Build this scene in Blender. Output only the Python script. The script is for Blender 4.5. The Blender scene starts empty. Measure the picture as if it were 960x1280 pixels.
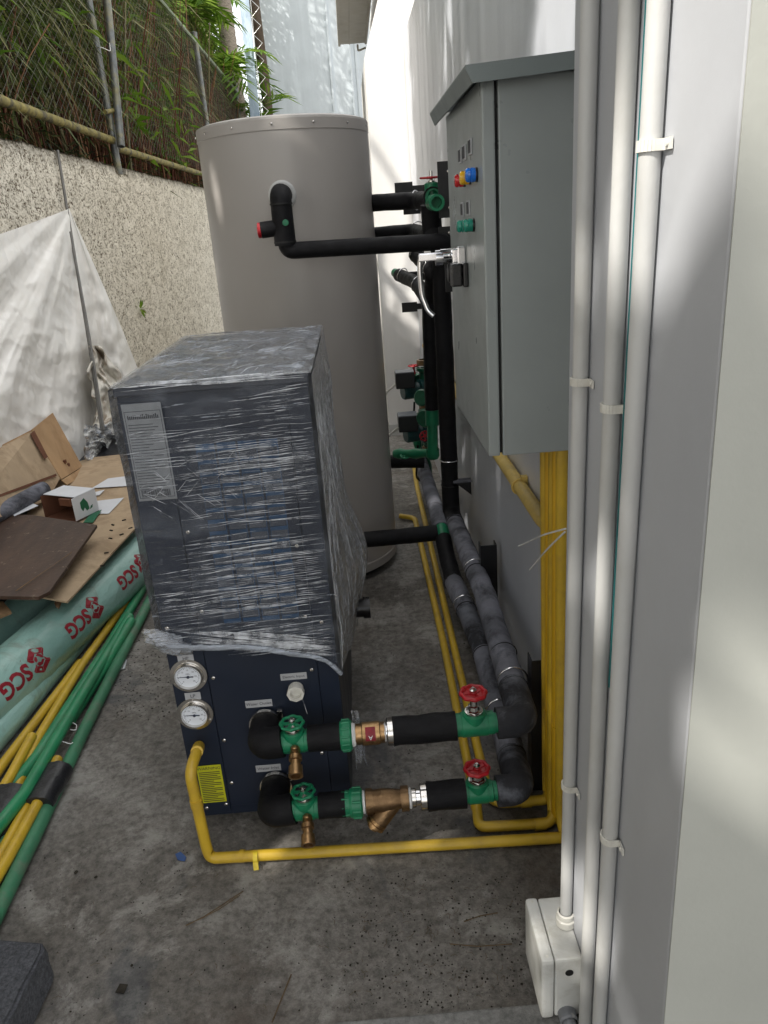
import bpy, bmesh, math, random
import numpy as np
from mathutils import Vector, Matrix
random.seed(7); rng = np.random.default_rng(7)
SC = bpy.context.scene
COL = SC.collection
PI = math.pi

# ------------------------------------------------------------------ camera
# solved from the vanishing points of the alley (depth, vertical)
F = 955.0; EYE = 1.6
def _n(v):
    v = np.array(v, float); return v/np.linalg.norm(v)
dep = _n((-45, -360, F)); dn = np.array((188., 2510., F)); dn = _n(dn - dep*np.dot(dn, dep)); rt = np.cross(dn, dep)
cam_d = bpy.data.cameras.new('camera'); cam = bpy.data.objects.new('camera', cam_d); COL.objects.link(cam)
cx = Vector((rt[0], dep[0], -dn[0])); cy = Vector((rt[1], dep[1], -dn[1])); cz = Vector((rt[2], dep[2], -dn[2]))
M = Matrix((cx, -cy, -cz)).transposed().to_4x4(); M.translation = (0, 0, EYE)
cam.matrix_world = M
cam_d.sensor_fit = 'VERTICAL'; cam_d.sensor_height = 36; cam_d.lens = F/1280*36; cam_d.clip_end = 400; cam_d.clip_start = .02
SC.camera = cam
def W(x, y, X=None, Y=None, Z=None):
    """the world point seen at photo pixel x, y that lies on the given plane (used to survey positions)"""
    p = np.array((x-480., y-640., F)); v = np.array((p@rt, p@dep, -(p@dn)))
    t = X/v[0] if X is not None else Y/v[1] if Y is not None else (Z-EYE)/v[2]
    return Vector((v[0]*t, v[1]*t, EYE+v[2]*t))

# ------------------------------------------------------------------ light
SUN = Vector((-.60, -.42, .80)).normalized()
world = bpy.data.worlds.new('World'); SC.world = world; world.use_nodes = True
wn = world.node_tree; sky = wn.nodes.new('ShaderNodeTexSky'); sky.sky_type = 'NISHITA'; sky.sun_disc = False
sky.sun_elevation = math.asin(SUN.z); sky.sun_rotation = math.atan2(SUN.x, SUN.y)
sky.air_density = 1.2; sky.dust_density = 2.5; sky.ozone_density = 1.0
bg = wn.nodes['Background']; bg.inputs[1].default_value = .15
# unseen cloud white added to the clear sky to whiten and brighten the light
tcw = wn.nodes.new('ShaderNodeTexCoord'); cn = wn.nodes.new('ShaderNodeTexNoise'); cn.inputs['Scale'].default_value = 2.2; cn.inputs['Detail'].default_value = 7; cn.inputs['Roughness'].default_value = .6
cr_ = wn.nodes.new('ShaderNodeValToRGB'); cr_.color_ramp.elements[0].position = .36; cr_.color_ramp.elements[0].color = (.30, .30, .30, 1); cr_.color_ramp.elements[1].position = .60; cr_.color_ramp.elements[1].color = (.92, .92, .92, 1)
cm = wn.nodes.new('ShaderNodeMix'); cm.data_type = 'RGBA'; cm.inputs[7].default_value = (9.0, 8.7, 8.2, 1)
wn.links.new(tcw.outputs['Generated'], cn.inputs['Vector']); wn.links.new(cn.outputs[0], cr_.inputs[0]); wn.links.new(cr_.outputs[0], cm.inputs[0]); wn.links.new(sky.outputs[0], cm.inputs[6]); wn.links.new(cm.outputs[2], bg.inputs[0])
sl = bpy.data.lights.new('sun', 'SUN'); sl.energy = 4.0; sl.angle = math.radians(.55); sl.color = (1, .95, .87)
so = bpy.data.objects.new('sun', sl); COL.objects.link(so); so.rotation_euler = SUN.to_track_quat('Z', 'Y').to_euler()
SC.view_settings.view_transform = 'Standard'; SC.view_settings.look = 'None'
SC.view_settings.exposure = 0.77; SC.view_settings.gamma = 1; SC.view_settings.use_curve_mapping = False

# ------------------------------------------------------------------ materials
def lin(c):
    c = c/255.; return c/12.92 if c <= .04045 else ((c+.055)/1.055)**2.4
def S(r, g, b): return (lin(r), lin(g), lin(b), 1)
MATS = {}
class NB:
    def __init__(s, name):
        s.m = bpy.data.materials.new(name); s.m.use_nodes = True; s.t = s.m.node_tree; s.N = s.t.nodes; s.L = s.t.links
        s.b = s.N['Principled BSDF']; s.out = s.N['Material Output']; s.tc = s.N.new('ShaderNodeTexCoord'); MATS[name] = s.m
    def map(s, scale=(1, 1, 1), rot=(0, 0, 0), gen=False):
        mp = s.N.new('ShaderNodeMapping'); mp.inputs['Scale'].default_value = scale; mp.inputs['Rotation'].default_value = rot
        g = s.N.new('ShaderNodeNewGeometry'); s.L.new(g.outputs['Position'] if not gen else s.tc.outputs['Object'], mp.inputs[0]); return mp.outputs[0]
    def noise(s, scale, detail=4, rough=.55, vec=None, dist=0.):
        n = s.N.new('ShaderNodeTexNoise'); n.inputs['Scale'].default_value = scale; n.inputs['Detail'].default_value = detail
        n.inputs['Roughness'].default_value = rough; n.inputs['Distortion'].default_value = dist
        s.L.new(vec or s.map(), n.inputs['Vector']); return n.outputs[0]
    def vor(s, scale, vec=None, feature='F1', out='Distance'):
        n = s.N.new('ShaderNodeTexVoronoi'); n.feature = feature; n.inputs['Scale'].default_value = scale
        s.L.new(vec or s.map(), n.inputs['Vector']); return n.outputs[out]
    def ramp(s, fac, *stops):
        r = s.N.new('ShaderNodeValToRGB'); e = r.color_ramp.elements
        while len(e) < len(stops): e.new(.5)
        for q, (p, c) in zip(e, stops): q.position = p; q.color = c if isinstance(c, tuple) else (c, c, c, 1)
        s.L.new(fac, r.inputs[0]); return r.outputs[0]
    def mix(s, fac, a, b, mode='MIX'):
        m = s.N.new('ShaderNodeMix'); m.data_type = 'RGBA'; m.blend_type = mode
        for i, v in ((0, fac), (6, a), (7, b)):
            if isinstance(v, (int, float)) and i == 0: m.inputs[0].default_value = v
            elif isinstance(v, (int, float)): m.inputs[i].default_value = (v, v, v, 1)
            elif isinstance(v, tuple): m.inputs[i].default_value = v
            else: s.L.new(v, m.inputs[i])
        return m.outputs[2]
    def math(s, op, a, b=0.):
        m = s.N.new('ShaderNodeMath'); m.operation = op
        for i, v in ((0, a), (1, b)):
            if isinstance(v, (int, float)): m.inputs[i].default_value = v
            else: s.L.new(v, m.inputs[i])
        return m.outputs[0]
    def bump(s, h, st=.3, dist=.01, prev=None):
        b = s.N.new('ShaderNodeBump'); b.inputs['Strength'].default_value = st; b.inputs['Distance'].default_value = dist
        s.L.new(h, b.inputs['Height'])
        if prev is not None: s.L.new(prev, b.inputs['Normal'])
        s.L.new(b.outputs[0], s.b.inputs['Normal']); return b.outputs[0]
    def col(s, v):
        if isinstance(v, tuple): s.b.inputs['Base Color'].default_value = v
        else: s.L.new(v, s.b.inputs['Base Color'])
    def rough(s, v):
        if isinstance(v, (int, float)): s.b.inputs['Roughness'].default_value = v
        else: s.L.new(v, s.b.inputs['Roughness'])

def pm(name, c, rough=.5, metal=0., var=.18, vs=9., bump=.0, bs=60., dirt=None, dirt_amt=.5, dirt_scale=6., spec=.5, r2=None, coat=0., stretch=(1, 1, 1)):
    """general painted / plastic / metal surface: tone variation, optional dirt patches, fine relief"""
    n = NB(name); v = n.map(stretch)
    a = tuple(x*(1-var) for x in c[:3])+(1,); b = tuple(min(1, x*(1+var)) for x in c[:3])+(1,)
    base = n.ramp(n.noise(vs, 5, .6, v), (.3, a), (.7, b))
    if dirt:
        d = n.ramp(n.noise(dirt_scale, 7, .68, v, .4), (.48, 0.), (.48+.16, dirt_amt))
        base = n.mix(d, base, dirt)
    n.col(base)
    n.rough(n.ramp(n.noise(vs*2.3, 4, .6), (.3, rough*.8), (.75, min(1, rough*1.2 if r2 is None else r2))))
    n.b.inputs['Metallic'].default_value = metal; n.b.inputs['Specular IOR Level'].default_value = spec
    n.b.inputs['Coat Weight'].default_value = coat
    if bump: n.bump(n.noise(bs, 4, .6), bump, .004)
    return n.m

pm('black_foam', (.006, .006, .0075, 1), .62, var=.3, vs=14, bump=.35, bs=220, spec=.22)
pm('black_foam_dusty', (.03, .031, .037, 1), .8, var=.3, vs=14, bump=.4, bs=180, dirt=(.17, .18, .21, 1), dirt_amt=.8, dirt_scale=7, spec=.3)
pm('grey_foam_dusty', (.17, .175, .205, 1), .85, var=.35, vs=7, bump=.5, bs=160, dirt=(.02, .021, .026, 1), dirt_amt=.85, dirt_scale=6, spec=.3)
pm('black_steel', (.009, .009, .010, 1), .42, var=.25, vs=20, bump=.1, bs=90)
pm('green_ppr', (.008, .19, .085, 1), .42, var=.15, vs=16, bump=.1, bs=130, dirt=(.006, .10, .05, 1), dirt_amt=.35, dirt_scale=20)
pm('green_pipe_plastic', (.022, .23, .10, 1), .45, var=.22, vs=7, bump=.1, bs=120, dirt=(.12, .16, .11, 1), dirt_amt=.35, dirt_scale=14)
pm('green_dusty_plastic', (.045, .19, .10, 1), .6, var=.22, vs=7, bump=.1, bs=120, dirt=(.14, .16, .12, 1), dirt_amt=.6, dirt_scale=11)
pm('red_wheel', (.42, .01, .018, 1), .36, var=.2, vs=30, bump=.06, bs=90, dirt=(.12, .01, .01, 1), dirt_amt=.5, dirt_scale=30)
pm('yellow_conduit', (.56, .37, .028, 1), .42, var=.10, vs=9, bump=.08, bs=90, dirt=(.32, .20, .05, 1), dirt_amt=.35, dirt_scale=13)
pm('yellow_conduit_rail', (.58, .34, .010, 1), .38, var=.06, vs=5)
pm('pale_yellow_conduit', (.66, .47, .12, 1), .45, var=.1, vs=9, bump=.08, bs=90, dirt=(.34, .26, .10, 1), dirt_amt=.4, dirt_scale=18)
pm('steel', (.66, .64, .61, 1), .2, 1., var=.08, vs=20)
pm('chrome', (.75, .75, .77, 1), .12, 1., var=.08, vs=40)
pm('brass', (.40, .25, .12, 1), .34, .95, var=.25, vs=38, bump=.25, bs=150, dirt=(.14, .07, .04, 1), dirt_amt=.6, dirt_scale=30)
pm('bronze', (.23, .145, .075, 1), .42, .9, var=.2, vs=38, bump=.25, bs=170, dirt=(.10, .055, .03, 1), dirt_amt=.5, dirt_scale=24)
pm('teflon_tape', (.75, .76, .76, 1), .6, bump=.4, bs=200)
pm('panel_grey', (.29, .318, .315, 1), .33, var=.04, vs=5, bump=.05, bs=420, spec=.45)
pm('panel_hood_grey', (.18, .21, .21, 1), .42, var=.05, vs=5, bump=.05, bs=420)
pm('rubber', (.006, .006, .006, 1), .7)
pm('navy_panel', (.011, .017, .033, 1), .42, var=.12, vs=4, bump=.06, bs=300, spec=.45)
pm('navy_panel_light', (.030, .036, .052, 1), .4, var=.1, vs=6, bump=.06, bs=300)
pm('louvre_blue', (.012, .05, .12, 1), .35, var=.3, vs=20)
pm('louvre_dark', (.006, .008, .014, 1), .6)
pm('sticker_silver', (.40, .41, .43, 1), .38, var=.08, vs=20)
pm('sticker_print', (.02, .022, .03, 1), .5)
pm('sticker_grey', (.20, .215, .235, 1), .5, var=.12, vs=30)
pm('warning_yellow', (.52, .52, .015, 1), .48, var=.08, vs=20)
pm('gauge_face', (.74, .78, .84, 1), .4, var=.03)
pm('gauge_print', (.03, .04, .07, 1), .5)
pm('white_pvc', (.70, .69, .64, 1), .42, var=.05, vs=18, bump=.05, bs=90, dirt=(.40, .37, .30, 1), dirt_amt=.3, dirt_scale=20)
pm('white_conduit', (.52, .525, .52, 1), .42, var=.04, vs=8, bump=.12, bs=60, dirt=(.42, .41, .37, 1), dirt_amt=.35, dirt_scale=9, stretch=(1, 1, .35))
pm('junction_grey', (.66, .665, .64, 1), .46, var=.05, vs=10, bump=.1, bs=90, dirt=(.33, .31, .25, 1), dirt_amt=.45, dirt_scale=9)
pm('flex_grey', (.20, .21, .23, 1), .5, var=.2, vs=20, bump=.2, bs=90, dirt=(.55, .54, .5, 1), dirt_amt=.7, dirt_scale=26)
pm('teal_gap', (.01, .14, .15, 1), .6)
pm('white_string', (.72, .73, .74, 1), .5)
pm('cardboard', (.44, .285, .155, 1), .85, var=.1, vs=6, bump=.25, bs=55, dirt=(.26, .15, .075, 1), dirt_amt=.5, dirt_scale=4, spec=.2)
pm('cardboard_pale', (.45, .34, .225, 1), .85, var=.12, vs=5, bump=.25, bs=55, dirt=(.22, .155, .095, 1), dirt_amt=.6, dirt_scale=5, spec=.2)
pm('paper', (.66, .68, .71, 1), .8, var=.05, vs=8, spec=.2)
pm('carton_inside', (.14, .06, .035, 1), .85, spec=.2)
pm('logo_green', (.01, .12, .055, 1), .6)
pm('red_print', (.24, .008, .020, 1), .55, var=.25, vs=60)
pm('black_tape', (.012, .013, .016, 1), .38, var=.3, vs=30, bump=.9, bs=38)
pm('dark_tape_edge', (.008, .008, .01, 1), .5, bump=.6, bs=60)
pm('pump_teal', (.008, .055, .055, 1), .35, var=.25, vs=40, bump=.25, bs=160)
pm('pump_green', (.008, .10, .05, 1), .38, var=.25, vs=40, bump=.25, bs=160)
pm('pump_black', (.008, .009, .011, 1), .4)
pm('lamp_red', (.55, .01, .012, 1), .18, coat=.4); pm('lamp_yellow', (.75, .42, .01, 1), .18, coat=.4); pm('lamp_blue', (.01, .15, .62, 1), .18, coat=.4)
pm('button_green', (.01, .24, .17, 1), .25, coat=.3)
pm('switch_black', (.008, .008, .009, 1), .3)
pm('tank_grey', (.36, .338, .318, 1), .30, var=.012, vs=3, spec=.5, stretch=(1, 1, .2))
pm('tank_rim', (.375, .352, .33, 1), .38, var=.04, vs=6)
pm('galvanised', (.15, .16, .16, 1), .5, .5, var=.3, vs=14, bump=.3, bs=60, dirt=(.30, .26, .10, 1), dirt_amt=.5, dirt_scale=6)
pm('mossy_rail', (.24, .20, .055, 1), .7, .1, var=.4, vs=9, bump=.4, bs=50, dirt=(.05, .045, .035, 1), dirt_amt=.95, dirt_scale=8)
pm('green_rail', (.22, .26, .17, 1), .6, .1, var=.3, vs=9, bump=.4, bs=50, dirt=(.07, .08, .05, 1), dirt_amt=.7, dirt_scale=7)
pm('fence_wire', (.24, .225, .20, 1), .55, .4, var=.4, vs=9)
pm('blue_white_paint', (.48, .58, .68, 1), .4, var=.15, vs=4, dirt=(.16, .25, .36, 1), dirt_amt=.7, dirt_scale=5, stretch=(1, 1, .3))
pm('rod_grey', (.16, .155, .145, 1), .5, .4, var=.2, vs=10)
pm('litter_blue', (.015, .06, .2, 1), .5); pm('litter_tape', (.6, .46, .03, 1), .5); pm('litter_plastic', (.55, .58, .6, 1), .35)
pm('twig', (.12, .085, .05, 1), .9, var=.3, vs=60, spec=.2); pm('pebble', (.17, .165, .15, 1), .9, var=.5, vs=50, spec=.2)
pm('dark_litter', (.03, .026, .02, 1), .9, var=.5, vs=50, spec=.2)
pm('gutter_cream', (.46, .44, .39, 1), .5, var=.06, vs=4, dirt=(.30, .28, .22, 1), dirt_amt=.4, dirt_scale=4)
pm('wood_brown', (.05, .026, .017, 1), .6, var=.3, vs=5, bump=.3, bs=40, dirt=(.16, .12, .085, 1), dirt_amt=.5, dirt_scale=5, stretch=(1, 1, 1))
pm('wood_edge', (.19, .12, .065, 1), .8, var=.3, vs=40, bump=.4, bs=90, spec=.2)
pm('bark', (.10, .075, .055, 1), .9, var=.35, vs=12, bump=.7, bs=30, spec=.2)
pm('palm_bark', (.34, .29, .24, 1), .85, var=.2, vs=20, bump=.6, bs=22, dirt=(.10, .08, .06, 1), dirt_amt=.7, dirt_scale=16, spec=.2, stretch=(1, 1, 4))
pm('rag_dirty', (.72, .69, .62, 1), .7, var=.1, vs=8, bump=.6, bs=30, dirt=(.30, .20, .12, 1), dirt_amt=.8, dirt_scale=6, spec=.3)

def leafmat(name, c1, c2, c3, tr=.35):
    n = NB(name); g = n.N.new('ShaderNodeNewGeometry')
    c = n.ramp(g.outputs['Random Per Island'], (0, c1), (.55, c2), (1, c3)); n.col(c); n.rough(.5)
    n.b.inputs['Specular IOR Level'].default_value = .3
    t = n.N.new('ShaderNodeBsdfTranslucent'); n.L.new(c, t.inputs[0]); m = n.N.new('ShaderNodeMixShader'); m.inputs[0].default_value = tr
    n.L.new(n.b.outputs[0], m.inputs[1]); n.L.new(t.outputs[0], m.inputs[2]); n.L.new(m.outputs[0], n.out.inputs[0])
leafmat('bamboo_leaf', (.04, .065, .015, 1), (.12, .15, .042, 1), (.30, .28, .13, 1))
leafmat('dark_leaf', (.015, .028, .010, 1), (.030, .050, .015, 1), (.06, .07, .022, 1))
leafmat('palm_leaf', (.07, .15, .012, 1), (.14, .25, .022, 1), (.24, .33, .05, 1), .45)
leafmat('dry_stem', (.06, .020, .012, 1), (.18, .060, .032, 1), (.34, .19, .10, 1), .0)
leafmat('pale_culm', (.08, .07, .035, 1), (.16, .14, .07, 1), (.24, .22, .12, 1), .0)

MATS['tank_grey'].node_tree.nodes['Principled BSDF'].inputs['Roughness'].default_value = .30
for l_ in list(MATS['tank_grey'].node_tree.nodes['Principled BSDF'].inputs['Roughness'].links): MATS['tank_grey'].node_tree.links.remove(l_)
# ground concrete
n = NB('concrete'); p = n.map()
big = n.ramp(n.noise(1.3, 8, .62, p, .5), (.34, (.125, .113, .099, 1)), (.5, (.225, .210, .190, 1)), (.66, (.36, .343, .318, 1)))
fine = n.ramp(n.noise(40, 10, .80), (.36, .45), (.60, 1.2)); c = n.mix(1., big, fine, 'MULTIPLY')
sc = n.ramp(n.noise(4.2, 14, .78, None, .25), (.52, 0.), (.60, .7)); c = n.mix(sc, c, (.42, .405, .375, 1))
br = n.ramp(n.noise(1.9, 7, .7, n.map((1, 1, 1), (0, 0, 1.2))), (.56, 0.), (.66, .5)); c = n.mix(br, c, (.105, .075, .055, 1))
wet = n.ramp(n.noise(2.4, 5, .6, n.map((1, .8, 1), (0, 0, .4)), .6), (.58, 0.), (.64, .55)); c = n.mix(wet, c, (.075, .083, .095, 1))
sp = n.ramp(n.vor(88), (.0, 0.), (.06, 0.), (.10, 1.)); spn = n.ramp(n.noise(7, 4), (.52, 0.), (.64, .5))
blk = n.math('MULTIPLY', n.math('SUBTRACT', 1., sp), spn); c = n.mix(blk, c, (.02, .019, .018, 1))
wh = n.ramp(n.vor(95, n.map((1, 1, 1), (0, 0, .7))), (.0, 1.), (.045, 1.), (.075, 0.)); whn = n.ramp(n.noise(5, 4, .6, n.map((1, 1, 1), (0, 0, 2.))), (.5, 0.), (.58, .5))
c = n.mix(n.math('MULTIPLY', wh, whn), c, (.42, .41, .39, 1)); n.col(c)
n.rough(n.ramp(n.noise(4, 6, .7), (.3, .62), (.7, .95)))
b1 = n.bump(n.noise(8, 12, .82), .75, .02); n.bump(n.noise(80, 6, .8), .8, .006, b1)
# kerb strip concrete
n = NB('concrete_pale'); c = n.mix(1., n.ramp(n.noise(6, 8, .7), (.3, (.15, .15, .145, 1)), (.7, (.28, .28, .27, 1))), n.ramp(n.noise(60, 8, .8), (.35, .6), (.6, 1.1)), 'MULTIPLY'); n.col(c); n.rough(.9); n.bump(n.noise(50, 8, .8), .6, .008)
# granite-like dark block
n = NB('dark_stone'); c = n.mix(1., n.ramp(n.noise(5, 6, .7), (.3, (.05, .054, .064, 1)), (.7, (.10, .105, .12, 1))), n.ramp(n.noise(120, 6, .8), (.36, .35), (.62, 1.3)), 'MULTIPLY'); n.col(c); n.rough(.9); n.bump(n.noise(90, 7, .8), .8, .008)
# roughcast cream wall
n = NB('roughcast'); p = n.map((1, .72, 1))
h = n.noise(62, 5, .66, p, .5); h2 = n.noise(17, 5, .6, n.map((1, .8, 1), (.4, 0, 0)))
hh = n.math('ADD', n.math('MULTIPLY', h, .74), n.math('MULTIPLY', h2, .26))
c = n.ramp(hh, (.385, (.09, .065, .045, 1)), (.43, (.36, .30, .21, 1)), (.46, (.74, .69, .58, 1)), (.7, (.86, .81, .70, 1)))
st = n.ramp(n.noise(2.1, 7, .7), (.45, .0), (.75, .35)); c = n.mix(st, c, (.46, .41, .31, 1)); 
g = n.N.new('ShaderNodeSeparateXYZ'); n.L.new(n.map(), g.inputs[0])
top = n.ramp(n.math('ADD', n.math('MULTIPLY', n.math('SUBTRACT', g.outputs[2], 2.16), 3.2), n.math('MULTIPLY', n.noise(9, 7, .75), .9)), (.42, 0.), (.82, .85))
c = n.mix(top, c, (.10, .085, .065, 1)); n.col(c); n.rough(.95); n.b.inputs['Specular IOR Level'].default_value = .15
n.bump(n.ramp(hh, (.37, 0.), (.50, .85), (.7, 1.)), .9, .010)
# glossy painted house wall
def wallmat(name, c, rough=.42, streak=.10, wav=.25):
    n = NB(name)
    a = n.ramp(n.noise(2.2, 6, .62), (.3, tuple(x*.93 for x in c)+(1,)), (.7, tuple(min(1, x*1.05) for x in c)+(1,)))
    s = n.ramp(n.noise(3.5, 5, .6, n.map((1, 1, .07))), (.35, 1-streak), (.65, 1.)); a = n.mix(1., a, s, 'MULTIPLY')
    d = n.ramp(n.noise(16, 8, .8, n.map((1, 1, .5))), (.74, 0.), (.80, .15)); a = n.mix(d, a, (.30, .27, .22, 1))
    n.col(a); n.rough(rough)
    b = n.bump(n.noise(4, 2, .5, n.map((1, 1, .12))), wav, .03); n.bump(n.noise(90, 4, .6), .12, .003, b)
wallmat('wall_paint', (.57, .59, .64), .28, .03, .16)
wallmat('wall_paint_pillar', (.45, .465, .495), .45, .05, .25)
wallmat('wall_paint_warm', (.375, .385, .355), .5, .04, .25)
wallmat('wall_paint_return', (.82, .81, .79), .38, .08, .2)
wallmat('far_wall', (.64, .70, .74), .35, .12, .35)
# plastic tarp
n = NB('tarp'); c = n.ramp(n.noise(2, 3, .5), (.3, (.80, .78, .73, 1)), (.7, (.88, .86, .82, 1)))
d = n.ramp(n.noise(4, 9, .7), (.64, 0.), (.80, .25)); c = n.mix(d, c, (.50, .46, .39, 1)); n.col(c); n.rough(.34)
def ridge(sc, rot, dist=1.):
    return n.math('ABSOLUTE', n.math('SUBTRACT', n.noise(sc, 3, .5, n.map((1, 1, 1), rot), dist), .5))
b = n.bump(ridge(2.2, (0, 0, 0), .2), .4, .16); b = n.bump(ridge(6, (.5, 0, .3), .2), .18, .05, b); n.bump(ridge(20, (0, .6, .3), .3), .12, .008, b)
# teal translucent bag
n = NB('teal_bag'); c = n.ramp(n.noise(5, 6, .65, n.map((1, .4, 1))), (.3, (.17, .32, .285, 1)), (.7, (.30, .49, .445, 1)))
d = n.ramp(n.noise(8, 8, .7, None, .7), (.56, 0.), (.68, .5)); c = n.mix(d, c, (.15, .16, .12, 1)); n.col(c); n.rough(.30); n.b.inputs['Specular IOR Level'].default_value = .6
b = n.bump(n.noise(10, 5, .6, n.map((1, .5, 1)), 1.), .35, .02); n.bump(n.noise(45, 5, .65, None, 1.2), .25, .006, b)
# wood sheet
n = NB('plywood_dark'); w = n.map((1, .25, 1), (0, 0, .6)); c = n.ramp(n.noise(14, 7, .65, w), (.3, (.032, .017, .012, 1)), (.7, (.085, .047, .030, 1)))
d = n.ramp(n.noise(26, 9, .75), (.60, 0.), (.67, .8)); c = n.mix(d, c, (.26, .20, .15, 1)); n.col(c); n.rough(.55); n.bump(n.noise(40, 6, .7), .4, .005)
# clear wrap film
def film(name, haze, lo, hi, bumpst=.6, gl=1.):
    n = NB(name); n.col((.56, .62, .72, 1)); n.rough(.22)
    v = n.map((1.5, 1.5, 22), (0, .05, 0)); v2 = n.map((2.6, 2.6, 40), (0, -.12, .1)); v3 = n.map((1, 1, 1))
    s1 = n.ramp(n.noise(5, 5, .6, v, .3), (lo, 0.), (hi, 1.)); s2 = n.ramp(n.noise(5.5, 5, .65, v2, .5), (lo+.01, 0.), (hi+.02, .9))
    patch = n.ramp(n.noise(5.5, 5, .6, v3), (.42, .05), (.58, 1.)); veil = n.ramp(n.noise(6.5, 4, .6, n.map((1, 1, 1.8), (.3, 0, 0)), .6), (.50, 0.), (.72, .12))
    crk = n.ramp(n.noise(22, 6, .7, None, 2.2), (.64, 0.), (.69, .4))
    s = n.math('MULTIPLY', n.math('MAXIMUM', s1, s2), patch); s = n.math('MAXIMUM', s, n.math('MULTIPLY', crk, n.ramp(n.noise(3.1, 3, .5, n.map((1, 1, 1), (.5, .5, 0))), (.47, 0.), (.6, 1.))))
    a = n.math('MINIMUM', n.math('ADD', n.math('MULTIPLY', s, .62), n.math('ADD', veil, haze)), .95)
    t = n.N.new('ShaderNodeBsdfTransparent'); m = n.N.new('ShaderNodeMixShader')
    n.L.new(a, m.inputs[0]); n.L.new(t.outputs[0], m.inputs[1]); n.L.new(n.b.outputs[0], m.inputs[2])
    g = n.N.new('ShaderNodeBsdfGlossy'); g.inputs['Roughness'].default_value = .13; m2 = n.N.new('ShaderNodeMixShader')
    lw = n.N.new('ShaderNodeFresnel'); lw.inputs[0].default_value = 1.35; n.L.new(n.math('MULTIPLY', lw.outputs[0], gl), m2.inputs[0])
    n.L.new(m.outputs[0], m2.inputs[1]); n.L.new(g.outputs[0], m2.inputs[2]); n.L.new(m2.outputs[0], n.out.inputs[0])
    bb = n.bump(n.noise(5, 6, .65, v, .5), bumpst, .02); bb = n.bump(n.noise(18, 6, .7, None, 1.5), bumpst*.8, .012, bb)
    n.L.new(bb, g.inputs['Normal']); n.L.new(bb, lw.inputs['Normal'])
film('film_front', .02, .655, .70, .30, .45)
film('film_top', .27, .55, .62, 1., 1.8)
film('film_bag', .62, .48, .60, .8, 1.5)
film('film_side', .34, .50, .60, 1., 1.5)
n = NB('film_crease'); n.col((.78, .81, .86, 1)); n.rough(.18); t = n.N.new('ShaderNodeBsdfTransparent'); m = n.N.new('ShaderNodeMixShader')
n.L.new(n.ramp(n.noise(28, 3, .5), (.38, .12), (.62, .85)), m.inputs[0]); n.L.new(t.outputs[0], m.inputs[1]); n.L.new(n.b.outputs[0], m.inputs[2]); n.L.new(m.outputs[0], n.out.inputs[0])

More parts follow.
